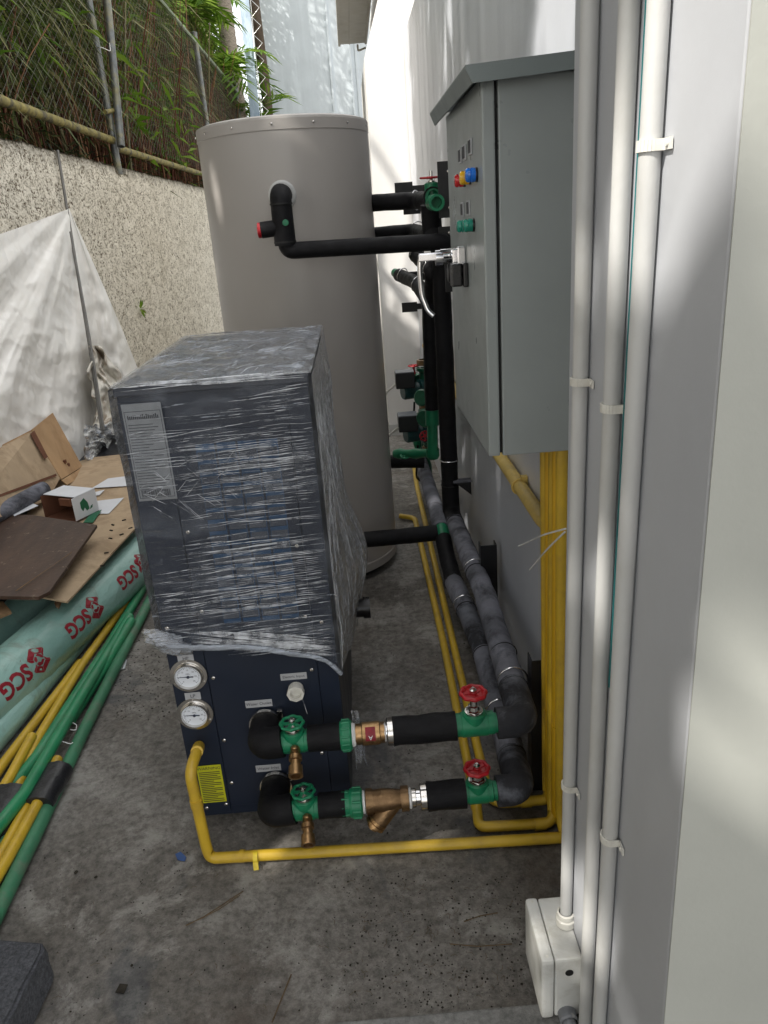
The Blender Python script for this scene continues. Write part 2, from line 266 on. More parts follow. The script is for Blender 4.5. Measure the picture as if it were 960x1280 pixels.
# ------------------------------------------------------------------ mesh helpers
OFF = {}
def mk(v): return Vector(v)
class MB:
    def __init__(s): s.v = []; s.f = []; s.sm = []
    def add(s, v, f, smooth=False):
        o = len(s.v); s.v += [tuple(x) for x in v]; s.f += [tuple(i+o for i in q) for q in f]; s.sm += [smooth]*len(f); return s
    def box(s, lo, hi, bevel=0., rot=None, pivot=None):
        bm = bmesh.new(); bmesh.ops.create_cube(bm, size=1)
        for v in bm.verts: v.co = Vector(((lo[i]+hi[i])/2+v.co[i]*(hi[i]-lo[i]) for i in range(3)))
        if bevel: bmesh.ops.bevel(bm, geom=bm.edges[:], offset=bevel, segments=2, affect='EDGES', profile=.6)
        if rot is not None:
            pv = Vector(pivot if pivot is not None else [(lo[i]+hi[i])/2 for i in range(3)])
            for v in bm.verts: v.co = pv+rot@(v.co-pv)
        bm.verts.index_update(); s.add([v.co for v in bm.verts], [[q.index for q in f.verts] for f in bm.faces]); bm.free(); return s
    def tube(s, pts, r, n=16, fillet=0., caps=True, rf=None, seg=6, step=0., inner=0.):
        P = [Vector(p) for p in pts]
        if fillet:
            Q = [P[0]]
            for i in range(1, len(P)-1):
                a, b, c = P[i-1], P[i], P[i+1]; d1 = (a-b); d2 = (c-b); l = min(fillet, d1.length*.49, d2.length*.49)
                d1.normalize(); d2.normalize(); p0 = b+d1*l; p2 = b+d2*l
                for k in range(seg+1):
                    t = k/seg; Q.append(p0*(1-t)**2+b*2*t*(1-t)+p2*t*t)
            Q.append(P[-1]); P = Q
        if step:
            Q = [P[0]]
            for a, b in zip(P, P[1:]):
                m = max(1, int((b-a).length/step))
                for k in range(1, m+1): Q.append(a.lerp(b, k/m))
            P = Q
        P = [p for i, p in enumerate(P) if i == 0 or (p-P[i-1]).length > 1e-6]
        T = [(P[min(i+1, len(P)-1)]-P[max(i-1, 0)]).normalized() for i in range(len(P))]
        up = Vector((0, 0, 1)) if abs(T[0].z) < .9 else Vector((1, 0, 0)); U = T[0].cross(up).normalized()
        vs = []; L = 0.
        for i, (p, t) in enumerate(zip(P, T)):
            U = (U-t*U.dot(t)).normalized(); V = t.cross(U)
            if i: L += (p-P[i-1]).length
            rr = rf(L, i) if rf else r
            for k in range(n):
                a = 2*PI*k/n; q = rr(a) if callable(rr) else rr
                vs.append(p+(U*math.cos(a)+V*math.sin(a))*q)
        fs = [(i*n+k, i*n+(k+1) % n, (i+1)*n+(k+1) % n, (i+1)*n+k) for i in range(len(P)-1) for k in range(n)]
        s.add(vs, fs, True)
        if caps and not inner:
            s.add(vs[:n], [tuple(range(n))[::-1]]); s.add(vs[-n:], [tuple(range(n))])
        if inner:
            for e, sg in ((0, -1), (len(P)-1, 1)):
                p = P[e]; ring = vs[e*n:(e+1)*n]; inn = [p+(v-p)*(inner/r) for v in ring]; dp = [v-T[e]*sg*min(.05, inner*2.) for v in inn]
                s.add(ring+inn, [(k, (k+1) % n, n+(k+1) % n, n+k) for k in range(n)])
                s.add(inn+dp, [(k, (k+1) % n, n+(k+1) % n, n+k) for k in range(n)], True)
                s.add(dp, [tuple(range(n))])
        return s
    def lathe(s, o, axis, prof, n=24, ref=None):
        """prof: (distance along axis, radius) list; sharp where repeated"""
        o = Vector(o); t = Vector(axis).normalized(); up = Vector((0, 0, 1)) if abs(t.z) < .9 else Vector((1, 0, 0)); U = t.cross(up).normalized(); V = t.cross(U)
        for (a0, r0), (a1, r1) in zip(prof, prof[1:]):
            vs = []
            for a, r in ((a0, r0), (a1, r1)):
                vs += [o+t*a+(U*math.cos(2*PI*k/n)+V*math.sin(2*PI*k/n))*max(r, 1e-5) for k in range(n)]
            s.add(vs, [(k, n+k, n+(k+1) % n, (k+1) % n) for k in range(n)], True)
        return s
    def grid(s, fn, nu, nv, smooth=True):
        vs = [fn(i/nu, j/nv) for j in range(nv+1) for i in range(nu+1)]
        s.add(vs, [(j*(nu+1)+i, j*(nu+1)+i+1, (j+1)*(nu+1)+i+1, (j+1)*(nu+1)+i) for j in range(nv) for i in range(nu)], smooth); return s
    def prism(s, poly, d):
        """poly of 3D points extruded by vector d"""
        P = [Vector(p) for p in poly]; d = Vector(d); k = len(P); A = P+[p+d for p in P]
        s.add(A, [tuple(range(k)), tuple(range(2*k-1, k-1, -1))]+[(i, i+k, (i+1) % k+k, (i+1) % k) for i in range(k)]); return s
    def build(s, name, mat, parent=None, kind=None, label=None, cat=None, group=None, fix=True):
        me = bpy.data.meshes.new(name); V = np.array(s.v, dtype=float)
        if parent is not None: o3 = OFF[parent.name]
        elif kind == 'structure': o3 = np.zeros(3)
        else: lo = V.min(0); hi = V.max(0); o3 = np.array(((lo[0]+hi[0])/2, (lo[1]+hi[1])/2, lo[2]))
        me.from_pydata((V-o3).tolist(), [], s.f); me.polygons.foreach_set('use_smooth', s.sm); me.materials.append(MATS[mat])
        if fix:
            bm = bmesh.new(); bm.from_mesh(me); bmesh.ops.recalc_face_normals(bm, faces=bm.faces); bm.to_mesh(me); bm.free()
        me.update()
        o = bpy.data.objects.new(name, me); COL.objects.link(o)
        if parent is not None: o.parent = parent; OFF[o.name] = o3
        else: o.location = o3; OFF[o.name] = o3
        if kind: o['kind'] = kind
        if label: o['label'] = label
        if cat: o['category'] = cat
        if group: o['group'] = group
        return o
def thing(name, loc, label, cat, group=None):
    o = bpy.data.objects.new(name, None); COL.objects.link(o); o.location = loc; o.empty_display_size = .05
    o['label'] = label; o['category'] = cat
    if group: o['group'] = group
    OFF[o.name] = np.array(loc, float); return o
def copy_tree(o, loc, label=None, parent=None):
    c = o.copy(); COL.objects.link(c)
    if parent is None:
        c.location = loc; OFF[c.name] = np.array(loc, float)
        if label: c['label'] = label
    else: c.parent = parent
    for ch in o.children: copy_tree(ch, None, None, c)
    return c
def text_mb(body, size, o, xd, yd, depth=.0006, bold=0., align='CENTER', fn=None):
    """flat lettering as mesh; o centre, xd reading direction, yd letter-up"""
    cu = bpy.data.curves.new('t', 'FONT'); cu.body = body; cu.size = size; cu.align_x = align; cu.align_y = 'CENTER'; cu.offset = bold; cu.resolution_u = 3
    ob = bpy.data.objects.new('t', cu); COL.objects.link(ob); dg = bpy.context.evaluated_depsgraph_get(); me = bpy.data.meshes.new_from_object(ob.evaluated_get(dg))
    bm = bmesh.new(); bm.from_mesh(me)
    if fn:
        ys = [v.co.y for v in bm.verts]; y0, y1 = min(ys), max(ys)
        for k in range(1, 9): bmesh.ops.bisect_plane(bm, geom=bm.verts[:]+bm.edges[:]+bm.faces[:], plane_co=(0, y0+(y1-y0)*k/9, 0), plane_no=(0, 1, 0))
    bm.verts.index_update(); mb = MB(); xd = Vector(xd).normalized(); yd = Vector(yd).normalized(); o = Vector(o)
    mb.add([fn(v.co.x, v.co.y) if fn else o+xd*v.co.x+yd*v.co.y for v in bm.verts], [[q.index for q in f.verts] for f in bm.faces])
    bm.free(); bpy.data.objects.remove(ob); bpy.data.curves.remove(cu); return mb
from mathutils import noise as mn
def nz(x, y=0., z=0., s=1.): return mn.noise(Vector((x*s, y*s, z*s)))
X3, Y3, Z3 = Vector((1, 0, 0)), Vector((0, 1, 0)), Vector((0, 0, 1))

# ================================================================== SETTING
def gfun(u, v):
    x = -2.1+u*3.2; y = .1+v*14
    return (x, y, .006*nz(x, y, 0, 1.3)+.002*nz(x, y, 3, 9)-.004)
MB().grid(gfun, 90, 260).build('ground', 'concrete', kind='structure', fix=False)
g = MB(); g.add([(-80, -60, -.03), (80, -60, -.03), (80, 160, -.03), (-80, 160, -.03)], [(0, 1, 2, 3)]); g.build('ground', 'concrete', kind='structure', fix=False)
# pale strip at the feet of the camera
MB().box((-.17, .55, -.05), (.60, W(520, 1268, Z=.018).y, .018), .006).build('pavement', 'concrete_pale', kind='structure')
# earth bank behind the retaining wall
MB().add([(-2.25, -8, 2.05), (-2.25, 30, 2.05), (-6, 30, 2.6), (-6, -8, 2.6), (-30, 30, 4), (-30, -8, 4)], [(0, 3, 2, 1), (3, 5, 4, 2)]).build('hillside', 'dark_litter', kind='structure', fix=False)

# left retaining wall: rough top edge, real thickness, coarse relief
XL = -2.1
def top_z(y): return 2.30+.012*nz(y, 0, 0, 2.)+.014*nz(y, 5, 0, 11)-(.06 if 7.85 < y < 8.25 else 0)
rw = MB()
ny, nzz = 620, 96
def wall_pt(u, v):
    y = -.5+u*20.5; z = v*top_z(y)
    d = .010*nz(y, z, 0, 9)+.008*nz(y, z, 4, 24)
    if v > .97: d -= .012*(v-.97)/.03
    return (XL+d, y, z-.05)
rw.grid(wall_pt, ny, nzz)
rw.grid(lambda u, v: (XL-.012*0+(-.17*v), -.5+u*20.5, top_z(-.5+u*20.5)-.05+.012*nz(u*40, v*3, 2, 3)*v), 300, 4)
rw.add([(XL-.17, -.5, -.2), (XL-.17, 20, -.2), (XL-.17, 20, 2.3), (XL-.17, -.5, 2.3)], [(0, 1, 2, 3)])
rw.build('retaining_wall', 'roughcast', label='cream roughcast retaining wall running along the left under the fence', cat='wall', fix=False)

# ---- house on the right
XW = .475
ROOF = 1
house = thing('house', (1.2, 3, 0), 'pale grey painted house with corner pillar, projecting eave and pipes along it', 'house')
def wpt(u, v):
    y = 1.27+u*4.66; z = -.05+v*2.8
    return (XW+.003*nz(y, z, 0, 2.)+.0015*nz(y*3, z*.3, 2, 3), y, z)
MB().grid(wpt, 180, 60).add([(XW+.01, 5.9, -.05), (1.2, 5.9, -.05), (1.2, 5.9, 2.75), (XW+.01, 5.9, 2.75)], [(0, 1, 2, 3)]).build('wall', 'wall_paint', house, fix=False)
PX, PY0, PY1 = .352, .738, 1.278
pil = MB(); pil.box((PX, PY0, -.05), (1.6, PY1, 2.75), .004)
pil.build('pillar', 'wall_paint_pillar', house, label='pale grey pillar carrying the white conduits')
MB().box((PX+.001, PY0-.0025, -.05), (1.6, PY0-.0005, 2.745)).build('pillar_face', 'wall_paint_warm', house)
rx0 = W(457, 100, Y=5.94).x
MB().box((rx0, 5.94, .05), (2.4, 7.2, 2.64)).prism([(rx0, 5.94, 2.64), (W(472, 0, Y=5.94).x, 5.94, W(472, 0, Y=5.94).z), (W(480, -60, Y=5.94).x, 5.94, W(480, -60, Y=5.94).z), (2.4, 5.94, 3.9), (2.4, 5.94, 2.64)], (0, 1.2, 0)).build('return_wall', 'wall_paint_return', house)
MB().box((rx0-.004, 5.925, -.02), (XW-.002, 5.938, .085), .002).build('skirting', 'white_conduit', house)
# eave box with gutter lip and drip pipe
e0 = W(424, 56, Y=11.0); e1 = W(455, 56, Y=11.0)
ev = MB(); ev.box((e0.x, 8.0, e0.z), (e1.x+.02, 11.0, e0.z+.3), .004); ev.box((e0.x-.012, 8.0, e0.z-.02), (e0.x+.016, 11.005, e0.z+.1), .002)
ev.box((e1.x+.008, 8.0, e0.z-.015), (e1.x+.035, 11.003, e0.z+.05), .002); ev.box((e0.x+.12, 8.0, e0.z-.008), (e0.x+.135, 10.99, e0.z+.02), .002)
ev.build('eave', 'gutter_cream', house)
MB().box((XW, 7.205, -.02), (2.3, 11.3, e0.z+.25), .004).build('wall', 'wall_paint_return', house)
MB().tube([(e1.x-.08, 11.0, e1.z+.01), (e1.x-.08, 11.01, e1.z-.06), (e1.x+.02, 11.01, e1.z-.03)], .012, 8, .02).build('drip_pipe', 'gutter_cream', house)
# neighbour's far wall
bw = W(318, 40, Y=21)
nb = thing('neighbour_building', (0, 22, 0), 'tall pale blue building wall closing the far end of the alley', 'building')
MB().grid(lambda u, v: (bw.x+.02*nz(u*9, v*3, 0, 1)*0+u*7, 21+.006*nz(u*7, v*10, 0, 1.5), v*12), 60, 60).add([(bw.x, 21, 0), (bw.x, 29, 0), (bw.x, 29, 12), (bw.x, 21, 12)], [(0, 1, 2, 3)]).build('wall', 'far_wall', nb, fix=False)
for px in (410, 436, 443): 
    q = W(px, 60, Y=20.98); MB().box((q.x, 20.96, 0), (q.x+.05, 20.995, 12), .004).build('cladding_rib', 'far_wall', nb)

# ================================================================== FENCE
FX = -2.17
fence = thing('chain_link_fence', (FX, 8, 2.3), 'chain link fence with mossy rails and weathered steel posts on top of the cream wall', 'fence')
pA = W(137, 150, X=FX); pA2 = W(146, 150, X=FX+.06); pB = W(252, 110, X=FX); pC = W(297, 130, X=FX)
for yy, r, mt in ((pA.y, .034, 'galvanised'), (pA.y-3.9, .03, 'galvanised'), (pB.y, .045, 'galvanised'), (pC.y, .045, 'galvanised')):
    MB().tube([(FX, yy, 2.15), (FX, yy, 4.55)], r, 14, step=.2).lathe((FX, yy, 4.55), Z3, [(0, r+.004), (.03, r+.004), (.05, .001)], 14).build('post', mt, fence)
MB().tube([W(150, 176, X=FX+.08)+Vector((0, 0, -.05)), W(132, -20, X=FX+.08)], .036, 14, inner=.028).build('brace_post', 'galvanised', fence, label='leaning spare pipe tied to the fence post')
MB().tube([(FX, 3.2, 2.50), (FX, pA.y-.03, 2.50)], .034, 12, step=.25, rf=lambda L, i: .034+.004*nz(L, 0, 0, 5)).build('rail', 'mossy_rail', fence)
MB().tube([(FX, pA.y+.03, 2.44), (FX, 20, 2.52)], .034, 12, step=.4, rf=lambda L, i: .034+.003*nz(L, 3, 0, 5)).build('rail', 'mossy_rail', fence)
MB().tube([(FX, 3.2, 4.44), (FX, 20.5, 4.44)], .03, 12).build('rail', 'green_rail', fence)
MB().tube([W(146, 137, X=FX+.04), W(131, 140, X=FX+.04)], .02, 10).build('coupling', 'mossy_rail', fence)
wm = MB(); pitch = .115; z0, z1 = 2.52, 4.42; H = z1-z0
def wire(a, b, r=.0017):
    a = Vector(a); b = Vector(b); t = (b-a).normalized(); U = t.cross(X3).normalized(); V = t.cross(U)
    c = [U*math.cos(k*2.0944)*r+V*math.sin(k*2.0944)*r for k in range(3)]
    wm.add([a+q for q in c]+[b+q for q in c], [(0, 1, 4, 3), (1, 2, 5, 4), (2, 0, 3, 5)])
y = 3.2-H*1.5
while y < 20:
    for sg in (1, -1):
        ya, yb = (y, y+H*1.5) if sg > 0 else (y+H*1.5, y)
        a = Vector((FX+.006*sg+.02*nz(ya, 0, 0, .8), ya, z0)); b = Vector((FX+.006*sg+.02*nz(yb, 1, 0, .8), yb, z1)); lst = [a.lerp(b, k/10) for k in range(11)]
        for p_ in lst: p_.x += .02*nz(p_.y, p_.z, 0, .9)+.006; p_.y += .012*nz(p_.y, p_.z, 7, 1.4)
        for p_, q_ in zip(lst, lst[1:]): wire(p_, q_)
    y += pitch
wm.build('wire_mesh', 'fence_wire', fence, kind='stuff', fix=False)
for k in range(4):
    z = 3.25+.42*k; MB().tube([(FX-.04, pA.y-.04, z), (FX+.05, pA.y-.05, z+.015), (FX+.11, pA.y+.03, z-.01), (FX+.1, pA.y+.09, z+.07)], .004, 6, .02).build('tie_wire', 'steel', fence)

beams = []  # sun lanes left free of crown and hedge leaves, so chosen patches are lit
def beam(p, r): beams.append((np.array(p, float), r))
for z in (1.3, 1.7, 2.1, 2.5, 2.9): beam((.36, 5.94, z), .42)
for y in (6.5, 8, 10, 12, 14, 16, 18, 20): beam((-1.0, y+.5, 4.5), .9); 
for y in (14.5, 16, 17.5, 19): beam((-2.4, y, 4.2), .8)
for y in np.arange(5, 14, 1.1): beam((-2.5, y, 3.0+1.2*abs(math.sin(y*3.3))), .26+.2*abs(math.sin(y*2.1)))
for y in np.arange(4.6, 9, .8): beam((-2.35, y, 3.1+.5*abs(math.sin(y*5))), .2)
beam(W(712, 8, X=XW), .10); beam(W(560, 20, X=XW), .05); beam(W(700, -40, X=XW), .16)
beam(W(880, 60, X=PX), .10); beam(W(900, -20, X=PX), .13); beam(W(860, 150, X=PX), .06); beam(W(800, 140, X=PX), .05)
beam(W(785, 230, X=PX), .035); beam(W(770, 300, X=PX), .03)
[beam(W(x, y, Y=PY0), r) for x, y, r in ((968, 800, .01), (972, 860, .03), (985, 930, .03), (965, 975, .0), (1010, 820, .04))]; beam(W(955, 40, Y=PY0), .06)
beam(W(745, 1170, X=PX), .022); beam(W(722, 1110, X=PX), .014); beam(W(480, 1188, Z=0), -.03); beam(W(340, 1068, Z=.03), .012); beam(W(540, 1058, Z=.03), .014)
beam((-2.0, 5.2, 2.0), .12); beam((-2.0, 7.5, 1.9), .10)
sn = np.array(SUN)
def clear(P):
    ok = np.ones(len(P), bool)
    for b, r in beams:
        d = P-b; t = d@sn; q = d-t[:, None]*sn; ok &= ~((np.linalg.norm(q, axis=1) < r+.07) & (t > 0))
    return ok
# ---- vegetation behind the fence
def blades(n, fpos, L, Wd, droop=.5, name='leaves', mat='bamboo_leaf', kind='stuff', parent=None, updir=.3, **kw):
    P = fpos(n)
    if name == 'hedge': P = P[clear(P)]; n = len(P)
    a = rng.uniform(0, 2*PI, n); el = rng.uniform(-.9, .7, n)*1.0+updir; Ln = rng.uniform(L*.5, L*1.3, n); Wn = rng.uniform(.6, 1.3, n)*Wd
    d = np.stack([np.cos(a)*np.cos(el), np.sin(a)*np.cos(el), np.sin(el)], 1); s = np.cross(d, np.tile((0, 0, 1.), (n, 1))); s /= np.linalg.norm(s, axis=1)[:, None]+1e-9
    tw = rng.uniform(-1, 1, n)[:, None]; s = s+np.cross(d, s)*tw; s /= np.linalg.norm(s, axis=1)[:, None]
    dr = np.zeros((n, 3)); dr[:, 2] = -droop*Ln
    c0 = P; c1 = P+d*Ln[:, None]*.5+dr*.22; c2 = P+d*Ln[:, None]+dr
    w1 = s*Wn[:, None]*.5
    V = np.stack([c0, c1-w1, c1+w1, c2], 1).reshape(-1, 3); i = np.arange(n)*4
    Fq = np.stack([i, i+1, i+3, i+2], 1)
    me = bpy.data.meshes.new(name); o3 = OFF[parent.name] if parent is not None else np.array((V[:, 0].mean(), V[:, 1].mean(), V[:, 2].min()))
    me.from_pydata((V-o3).tolist(), [], Fq.tolist()); me.materials.append(MATS[mat]); ob = bpy.data.objects.new(name, me); COL.objects.link(ob)
    if parent is not None: ob.parent = parent
    else: ob.location = o3
    if kind: ob['kind'] = kind
    for k, v in kw.items(): ob[k] = v
    OFF[ob.name] = o3; return ob
def clumps(cs, n, spread):
    cs = np.array(cs); k = rng.integers(0, len(cs), n); return cs[k, :3]+rng.normal(0, 1, (n, 3))*np.array(spread)
# thin reddish dry stems
st = MB()
def stem(p, h, lx, ly, r, mb, n=4, k=3):
    pts = [Vector(p)+Vector((lx*t*t+.04*nz(p[1]*7, t*3, p[0]*5, 1), ly*t+.05*nz(p[1]*5, t*4, 9, 1), h*t)) for t in [i/k for i in range(k+1)]]
    mb.tube(pts, r, n, caps=False, rf=lambda L, i: r*(1-.5*i/k))
for i in range(2200):
    y = rng.uniform(4, 20)
    if y < 7.9 and rng.random() < .62: continue
    x = FX-.12-abs(rng.normal(0, .5)); stem((x, y, 2.05), rng.uniform(.8, 2.9), rng.normal(0, .18), rng.normal(0, .26), rng.uniform(.002, .010)**1.0*(1+y*.03), st, 3, 5)
st.build('thicket', 'dry_stem', kind='stuff', label='thin reddish brown dry stems packed behind the fence', fix=False)
for i in range(26):
    y = rng.uniform(4.2, 17); mb = MB(); stem((FX-rng.uniform(.12, .9), y, 2.05), rng.uniform(1., 3.2), rng.normal(0, .2), rng.normal(0, .3), rng.uniform(.012, .026), mb, 7, 6)
    mb.build('bamboo_cane', 'pale_culm', label='pale upright cane among the dry stems behind the fence', cat='cane', group='pale canes behind the fence', fix=False)
def spos(n):
    y = rng.uniform(3.8, 8.4, n); c = np.sin(y*2.7)*.25+np.sin(y*6.1+1)*.15
    return np.stack([FX-.12-np.abs(rng.normal(0, .45, n)), y, 3.55+c+rng.normal(0, .42, n)], 1)
blades(13000, spos, .34, .022, .75, 'bamboo_foliage', 'bamboo_leaf', label='drooping olive green blades hanging behind the near fence bay')
def spos2(n):
    y = rng.uniform(8, 20, n); c = np.sin(y*1.7)*.5+np.sin(y*4.1+1)*.25
    return np.stack([FX-.2-np.abs(rng.normal(0, .7, n)), y, 4.25+c*.8+rng.normal(0, .6, n)], 1)
blades(17000, spos2, .45, .03, .6, 'bamboo_foliage', 'bamboo_leaf', label='drooping green blades above the dry stems in the farther fence bays')
blades(5200, lambda n: clumps([(FX-.25-.5*random.random(), random.uniform(4, 19), random.uniform(2.7, 4.6)) for _ in range(60)], n, (.18, .3, .22)), .24, .055, .45, 'bamboo_foliage', 'palm_leaf', label='tufts of brighter broad leaves caught in the dry stems')
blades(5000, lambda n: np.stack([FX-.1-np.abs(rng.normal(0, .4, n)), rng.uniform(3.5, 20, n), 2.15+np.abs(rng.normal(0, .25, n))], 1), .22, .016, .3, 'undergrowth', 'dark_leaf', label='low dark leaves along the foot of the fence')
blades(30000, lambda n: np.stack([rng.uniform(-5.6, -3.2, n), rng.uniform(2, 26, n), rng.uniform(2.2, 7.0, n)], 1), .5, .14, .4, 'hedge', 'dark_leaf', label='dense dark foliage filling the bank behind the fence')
# palms near the far end
def frond(base, ang, L, lift, parent, nlf=12, lw=.085):
    mb = MB(); d = Vector((math.cos(ang), math.sin(ang), 0)); pts = []
    for i in range(9):
        t = i/8; pts.append(Vector(base)+d*L*t*.9+Z3*(lift*L*t-(.75*L*t*t)))
    mb.tube(pts, .012, 4, caps=False, rf=lambda l, i: .014*(1-i*.09))
    vs = []
    for i in range(nlf):
        t = .12+.88*i/nlf; k = min(7, int(t*8)); fr = t*8-k; p = pts[k].lerp(pts[k+1], fr); tg = (pts[k+1]-pts[k]).normalized(); side = tg.cross(Z3).normalized()
        for sg in (-1, 1):
            l = L*.50*(1-.50*t)*random.uniform(.8, 1.15); q = p+(side*sg*.8+tg*.6+Z3*random.uniform(-.1, .25)).normalized()*l; q.z -= l*.25; m = p.lerp(q, .45)+Z3*.02; w = tg*lw*.5
            mb.add([p, m-w, q, m+w], [(0, 1, 2, 3)])
    return mb.build('frond', 'palm_leaf', parent, fix=False)
palms = [(-2.55, 15.5, 5.2, 'bright green palm rising behind the far end of the fence'), (-2.4, 17.6, 4.6, 'low sunlit yellow green palm just behind the last fence post'),
         (-1.95, 19.2, 3.8, 'small bright palm beside the foot of the blue white pole'), (-3.2, 13.0, 6.3, 'taller green palm above the dry stems left of the textured trunk'), (-3.3, 18.5, 6.6, 'hazy yellow green palm behind the textured trunk')]
for (x, y, z, lb) in palms:
    t = thing('palm', (x, y, 2.0), lb, 'palm')
    MB().tube([(x, y, 2.0), (x+.05, y, z)], .06, 8, rf=lambda L, i: .07-.02*i).build('trunk', 'bark', t)
    for k in range(18): frond((x+.05, y, z), k*2.4+random.random()*.4, random.uniform(.95, 1.5), random.uniform(.25, 1.1), t)
blades(7000, lambda n: np.stack([rng.uniform(-4.2, -2.45, n), rng.uniform(17.5, 20.6, n), rng.uniform(2.6, 9, n)], 1), .5, .045, .4, 'undergrowth', 'palm_leaf', label='bright yellow green leaves massed before the far building')
tb = W(286, 60, Y=18.9)
tt = thing('palm_tree', (tb.x, 18.9, 2), 'tall palm with pale ringed trunk between the fence end and blue building', 'tree')
MB().tube([(tb.x+.05, 18.9, 2), (tb.x, 18.9, 6), (tb.x-.1, 18.9, 10.5)], .17, 18, step=.07, rf=lambda L, i: .19+.012*(i % 2)-L*.006).build('trunk', 'palm_bark', tt)
for k in range(16): frond((tb.x-.1, 18.9, 10.5), k*2.4, 2.6, .8, tt, 30, .05)
tb = W(322, 60, Y=20.3)
tt = thing('slim_tree', (tb.x, 20.3, 0), 'slim dark trunk standing against the edge of the blue building', 'tree')
MB().tube([(tb.x, 20.3, 0), (tb.x+.08, 20.3, 4.5), (tb.x-.05, 20.3, 10.5)], .1, 10, step=.5, rf=lambda L, i: .12+.02*nz(L, 0, 0, 2)).build('trunk', 'bark', tt, fix=False)
blades(900, lambda n: clumps([(tb.x, 20.3, 10.5)], n, (.9, .9, .7)), .4, .09, .4, 'crown', 'dark_leaf', None, tt)
# blue white pole with wire lattice
p0 = W(319, 150, Y=17.5); p1 = W(303, -20, Y=17.5)
pole = thing('steel_pole', (p0.x, 17.5, p0.z-3), 'blue and white painted steel pole leaning by the far end of the fence', 'pole')
dv = (p1-p0).normalized(); dd = p1+dv*.4
MB().prism([p0-dv*3.2+Vector((-.09, 0, 0)), p0-dv*3.2+Vector((.09, 0, 0)), dd+Vector((.09, 0, 0)), dd+Vector((-.09, 0, 0))], (0, .12, 0)).build('mast', 'blue_white_paint', pole)
lt = MB()
for k in range(14):
    a = p0+dv*(k*.30-.3)+Vector((.12, .02, 0)); lt.tube([a, a+dv*.15+Vector((.16, 0, 0)), a+dv*.30], .007, 5)
lt.tube([p0+Vector((.12, .02, -.6)), dd+Vector((.12, .02, 0))], .008, 5).build('wire_lattice', 'steel', pole)

# ---- trees that stand over the alley from the left (they make the shade; crown gaps are cut along the sun beams)
def crown(center, rad, n, sz, parent):
    C_ = np.array(center); R_ = np.array(rad); d = rng.normal(0, 1, (n, 3)); d /= np.linalg.norm(d, axis=1)[:, None]
    P = C_+d*R_*(rng.uniform(.1, 1, n)**.45)[:, None]
    P = P[clear(P)]; k = len(P); a = rng.normal(0, 1, (k, 3)); a /= np.linalg.norm(a, axis=1)[:, None]; b = np.cross(a, rng.normal(0, 1, (k, 3))); b /= np.linalg.norm(b, axis=1)[:, None]
    s = rng.uniform(.6, 1.3, (k, 1))*sz; V = np.stack([P-a*s, P-b*s*.45, P+a*s, P+b*s*.45], 1).reshape(-1, 3)-OFF[parent.name]; i = np.arange(k)*4
    me = bpy.data.meshes.new('crown'); me.from_pydata(V.tolist(), [], np.stack([i, i+1, i+2, i+3], 1).tolist()); me.materials.append(MATS['dark_leaf']); o = bpy.data.objects.new('crown', me); COL.objects.link(o); o.parent = parent
trees = [((-3.9, -3.2, 2.1), (-4.0, -2.6, 6.6), (2.3, 2.8, 2.7)), ((-4.2, .6, 2.2), (-3.9, .9, 7.0), (2.3, 2.8, 3.0)), ((-3.7, 4.4, 2.2), (-4.0, 4.6, 7.4), (2.1, 3.0, 2.8)),
         ((-2.9, -6.0, 2.1), (-2.6, -5.9, 7.4), (3.4, 2.6, 3.2)), ((-4.4, 8.6, 2.2), (-4.2, 8.6, 7.6), (1.9, 2.7, 2.6))]
tl = ['nearest broad dark tree over the wall, behind the viewer', 'dark tree rising over the near end of the fence', 'dark tree over the first fence bay', 'tree standing past the near end of the wall', 'dark tree over the second fence bay']
for (b, c, r), lb in zip(trees, tl):
    t = thing('tree', b, lb, 'tree', 'trees on the bank')
    MB().tube([b, ((b[0]+c[0])/2+.1, (b[1]+c[1])/2, (b[2]+c[2])/2), c], .15, 10, .6, rf=lambda L, i: .17-.006*i).build('trunk', 'bark', t)
    br = MB()
    for k in range(7):
        a = k*2.4; z = b[2]+(c[2]-b[2])*(.45+.08*k); br.tube([(c[0]*.5+b[0]*.5, c[1]*.5+b[1]*.5, z), (c[0]+r[0]*.35*math.cos(a), c[1]+r[1]*.35*math.sin(a), z+.7), (c[0]+r[0]*.7*math.cos(a), c[1]+r[1]*.7*math.sin(a), z+1.5)], .05, 6, .2, rf=lambda L, i: .055-.004*i)
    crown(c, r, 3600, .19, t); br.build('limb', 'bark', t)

# ================================================================== STORAGE TANK
TC = Vector((-.245, 3.63, 0)); TR = .361
tank = thing('storage_tank', (TC.x, TC.y, 0), 'tall warm grey cylindrical hot water storage tank', 'tank')
MB().lathe((TC.x, TC.y, 0), Z3, [(.03, TR-.03), (.03, TR-.006), (.05, TR), (1.955, TR), (1.957, TR+.003), (1.958, TR-.002)], 96).build('shell', 'tank_grey', tank, fix=False)
MB().lathe((TC.x, TC.y, 0), Z3, [(0, TR-.04), (.032, TR-.03)], 64).build('base_ring', 'rubber', tank, fix=False)
MB().lathe((TC.x, TC.y, 0), Z3, [(.035, TR+.001), (.075, TR+.0035), (.08, TR+.0005)], 96).build('base_band', 'tank_grey', tank, fix=False)
MB().lathe((TC.x, TC.y, 0), Z3, [(1.955, TR+.001), (1.957, TR+.0022), (1.995, TR+.0022), (2.003, TR-.001), (2.01, TR-.02), (2.03, .05), (2.032, 0)], 96).build('lid', 'tank_rim', tank, fix=False)
